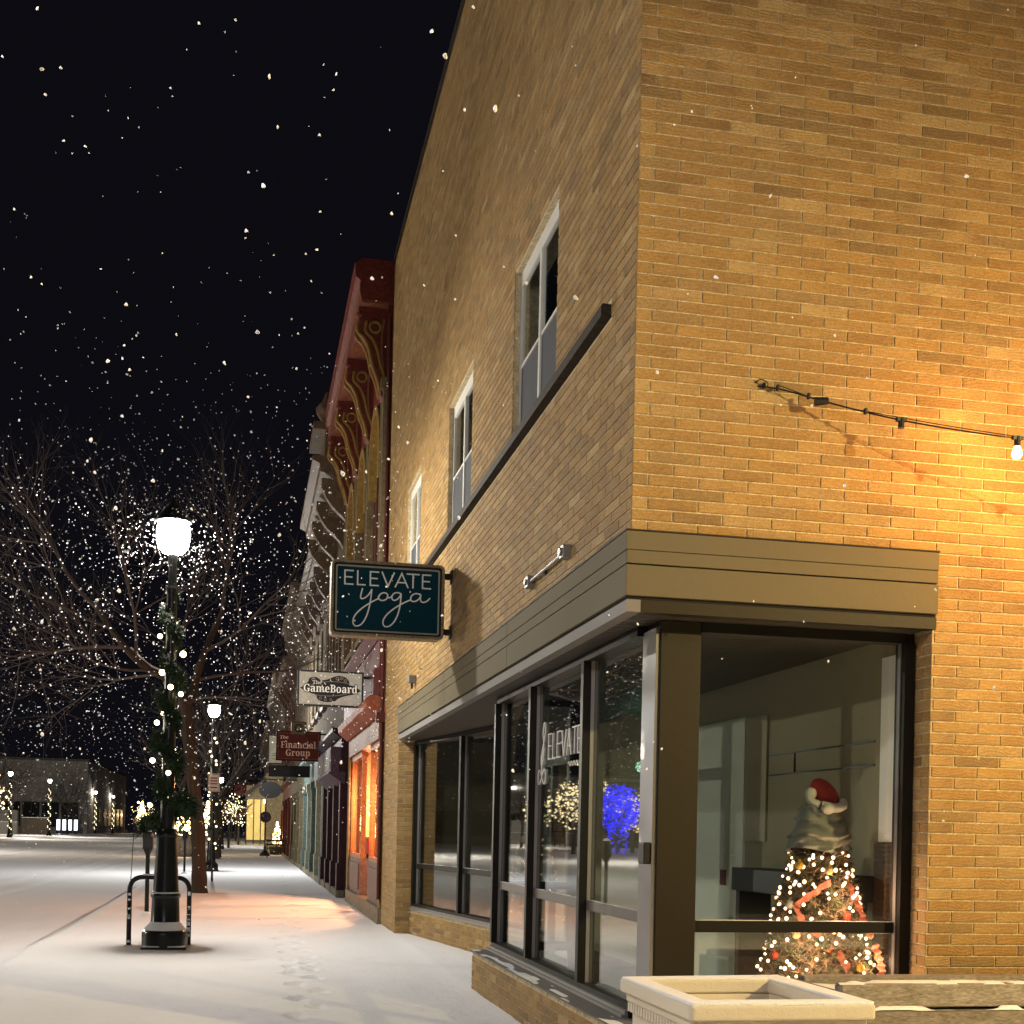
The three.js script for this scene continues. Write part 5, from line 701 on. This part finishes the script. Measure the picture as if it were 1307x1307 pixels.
// ------------------------------------------------------------------ lit park trees across the street (seen mirrored in the shop windows)
function parkTree(label, pos, h, mat, n, seed, o = {}) {
  const t = thing('park_tree', label, 'lit tree', pos), q = rng(seed), cr = [], bl = []; limb(cr, [V(0, -0.1, 0), V(0.1 * (q() - 0.5), h * 0.3, 0)], 0.22, 0.15, 3, 6);
  for (let i = 0; i < 6; i++) { const a = i * 1.05; grow(cr, V(0, h * 0.28, 0), V(Math.cos(a), 1.2 + q(), Math.sin(a)), h * 0.3, 0.09, 1, q, 2); }
  for (let i = 0; i < n; i++) { let x, y, z; do { x = q() * 2 - 1; y = q() * 2 - 1; z = q() * 2 - 1; } while (x * x + y * y + z * z > 1 || (o.open && q() < 0.35)); bl.push(ico(x * (o.w ?? 1.6), h * 0.62 + y * h * 0.34, z * (o.w ?? 1.6), (o.s ?? 0.06) * (0.6 + 0.8 * q()))); } if (o.trunk) for (let i = 0; i < o.trunk; i++) { const a = q() * 6.28; bl.push(ico(Math.cos(a) * 0.8, q() * h * 0.4, Math.sin(a) * 0.8, (o.s ?? 0.06))); }
  part(t, 'branches', cr, M.twig); part(t, 'string_lights', bl, mat); if (o.cd) point(t, o.color, o.cd, [0, h * 0.6, 0.4], 0.06); return t;
}
parkTree('tree covered in deep blue lights, mirrored in the shop window', [-26.5, 0, -89], 5.8, blueLights, 900, 91, { w: 1.9, s: 0.07, trunk: 90 });
parkTree('bushy gold lit tree mirrored left of the blue one', [-22.6, 0, -88], 6, paleLights, 260, 92, { w: 1.7, s: 0.06 });
parkTree('sparse gold lit tree mirrored next to the window emblem', [-20.9, 0, -93], 5.6, paleLights, 110, 93, { w: 1.2, s: 0.08, open: 1 });
parkTree('tall gold lit tree mirrored beside the parking meter', [-25.2, 0, -92], 7, paleLights, 230, 94, { w: 1.7, s: 0.06, open: 1 });
parkTree('gold lit tree mirrored right of the blue one', [-29.3, 0, -94], 5.6, paleLights, 240, 95, { w: 1.8, s: 0.06 });
parkTree('second gold lit tree mirrored near the window column', [-31.5, 0, -88], 6.5, paleLights, 240, 96, { w: 1.8, s: 0.06 });
{ const b = thing('park_building', 'dark low hall behind the lit park trees across the street', 'building', [-58, 0, -130]); part(b, 'wall', bx(-18, 22, 0, 7, -12, 0), grainy(lin(0.2, 0.17, 0.14), 0.9, 0.3)); part(b, 'roof', bx(-19, 23, 7, 7.5, -13, 1), paint(0.1, 0.1, 0.1)); for (let i = 0; i < 7; i++) part(b, 'window', bx(-15 + i * 5, -12 + i * 5, 1, 4, 0.002, 0.06), paint(0.03, 0.03, 0.03, 0.3)); }
// ------------------------------------------------------------------ falling snow
{
  const flake = merge([ico(0, 0, 0, 1, 1), ico(0.75, 0.3, 0.1, 0.7, 1), ico(-0.5, 0.4, -0.3, 0.6, 1)]); const q = rng(101), N = 8850, mesh = new THREE.InstancedMesh(flake, std({ color: lin(0.85, 0.86, 0.88), roughness: 1 }), N), m = new THREE.Matrix4(), e = new THREE.Euler(), Q = new THREE.Quaternion(); let n = 0;
  const put = (x, y, z, s) => { if (x > -0.15 && z < 0.15) return; Q.setFromEuler(e.set(0.5 * (q() - 0.5), 6.28 * q(), -0.9 + 0.7 * (q() - 0.5))); m.compose(V(x, y, z), Q, V(s * (0.75 + 0.3 * q()), s * (1.1 + 0.7 * q()), s * (0.75 + 0.3 * q()))); mesh.setMatrixAt(n++, m); }; // clumped flakes, tumbling
  while (n < 4300) { const z = 1 - 46 * Math.sqrt(q()), x = -13 + 13 * q(); if (x > -1.2 && q() < 0.75) continue; put(x, 0.3 + 10.5 * q(), z, 0.0045 + 0.009 * q() * q()); }
  while (n < 7600) { const a = q() * 6.28, r = 0.5 + 4.2 * Math.sqrt(q()), y = 5.0 - 3.6 * q() + 1.6 * q(); put(-3.05 + Math.cos(a) * r, y, -8.72 + Math.sin(a) * r, 0.004 + 0.0065 * q() * q()); }
  while (n < 8300) { const a = q() * 6.28, r = 0.3 + 2.0 * q() * q(), b = Math.acos(2 * q() - 1); put(-3.05 + Math.cos(a) * Math.sin(b) * r, 5.0 + Math.cos(b) * r * 0.9, -8.72 + Math.sin(a) * Math.sin(b) * r, 0.0028 + 0.003 * q() * q()); }
  while (n < N) { const z = 4.6 - 6 * q(), x = -5 + 6.5 * q(); if (x > -1.4 && q() < 0.6) continue; put(x, 1.6 + 4.6 * q(), z, 0.0026 + 0.006 * q() * q()); }
  mesh.count = n; mesh.name = 'falling_snow'; mesh.userData = { kind: 'stuff', label: 'snowflakes drifting through the lamp light', category: 'snow' }; shade(mesh); scene.add(mesh);
}

renderer.render(scene, camera);
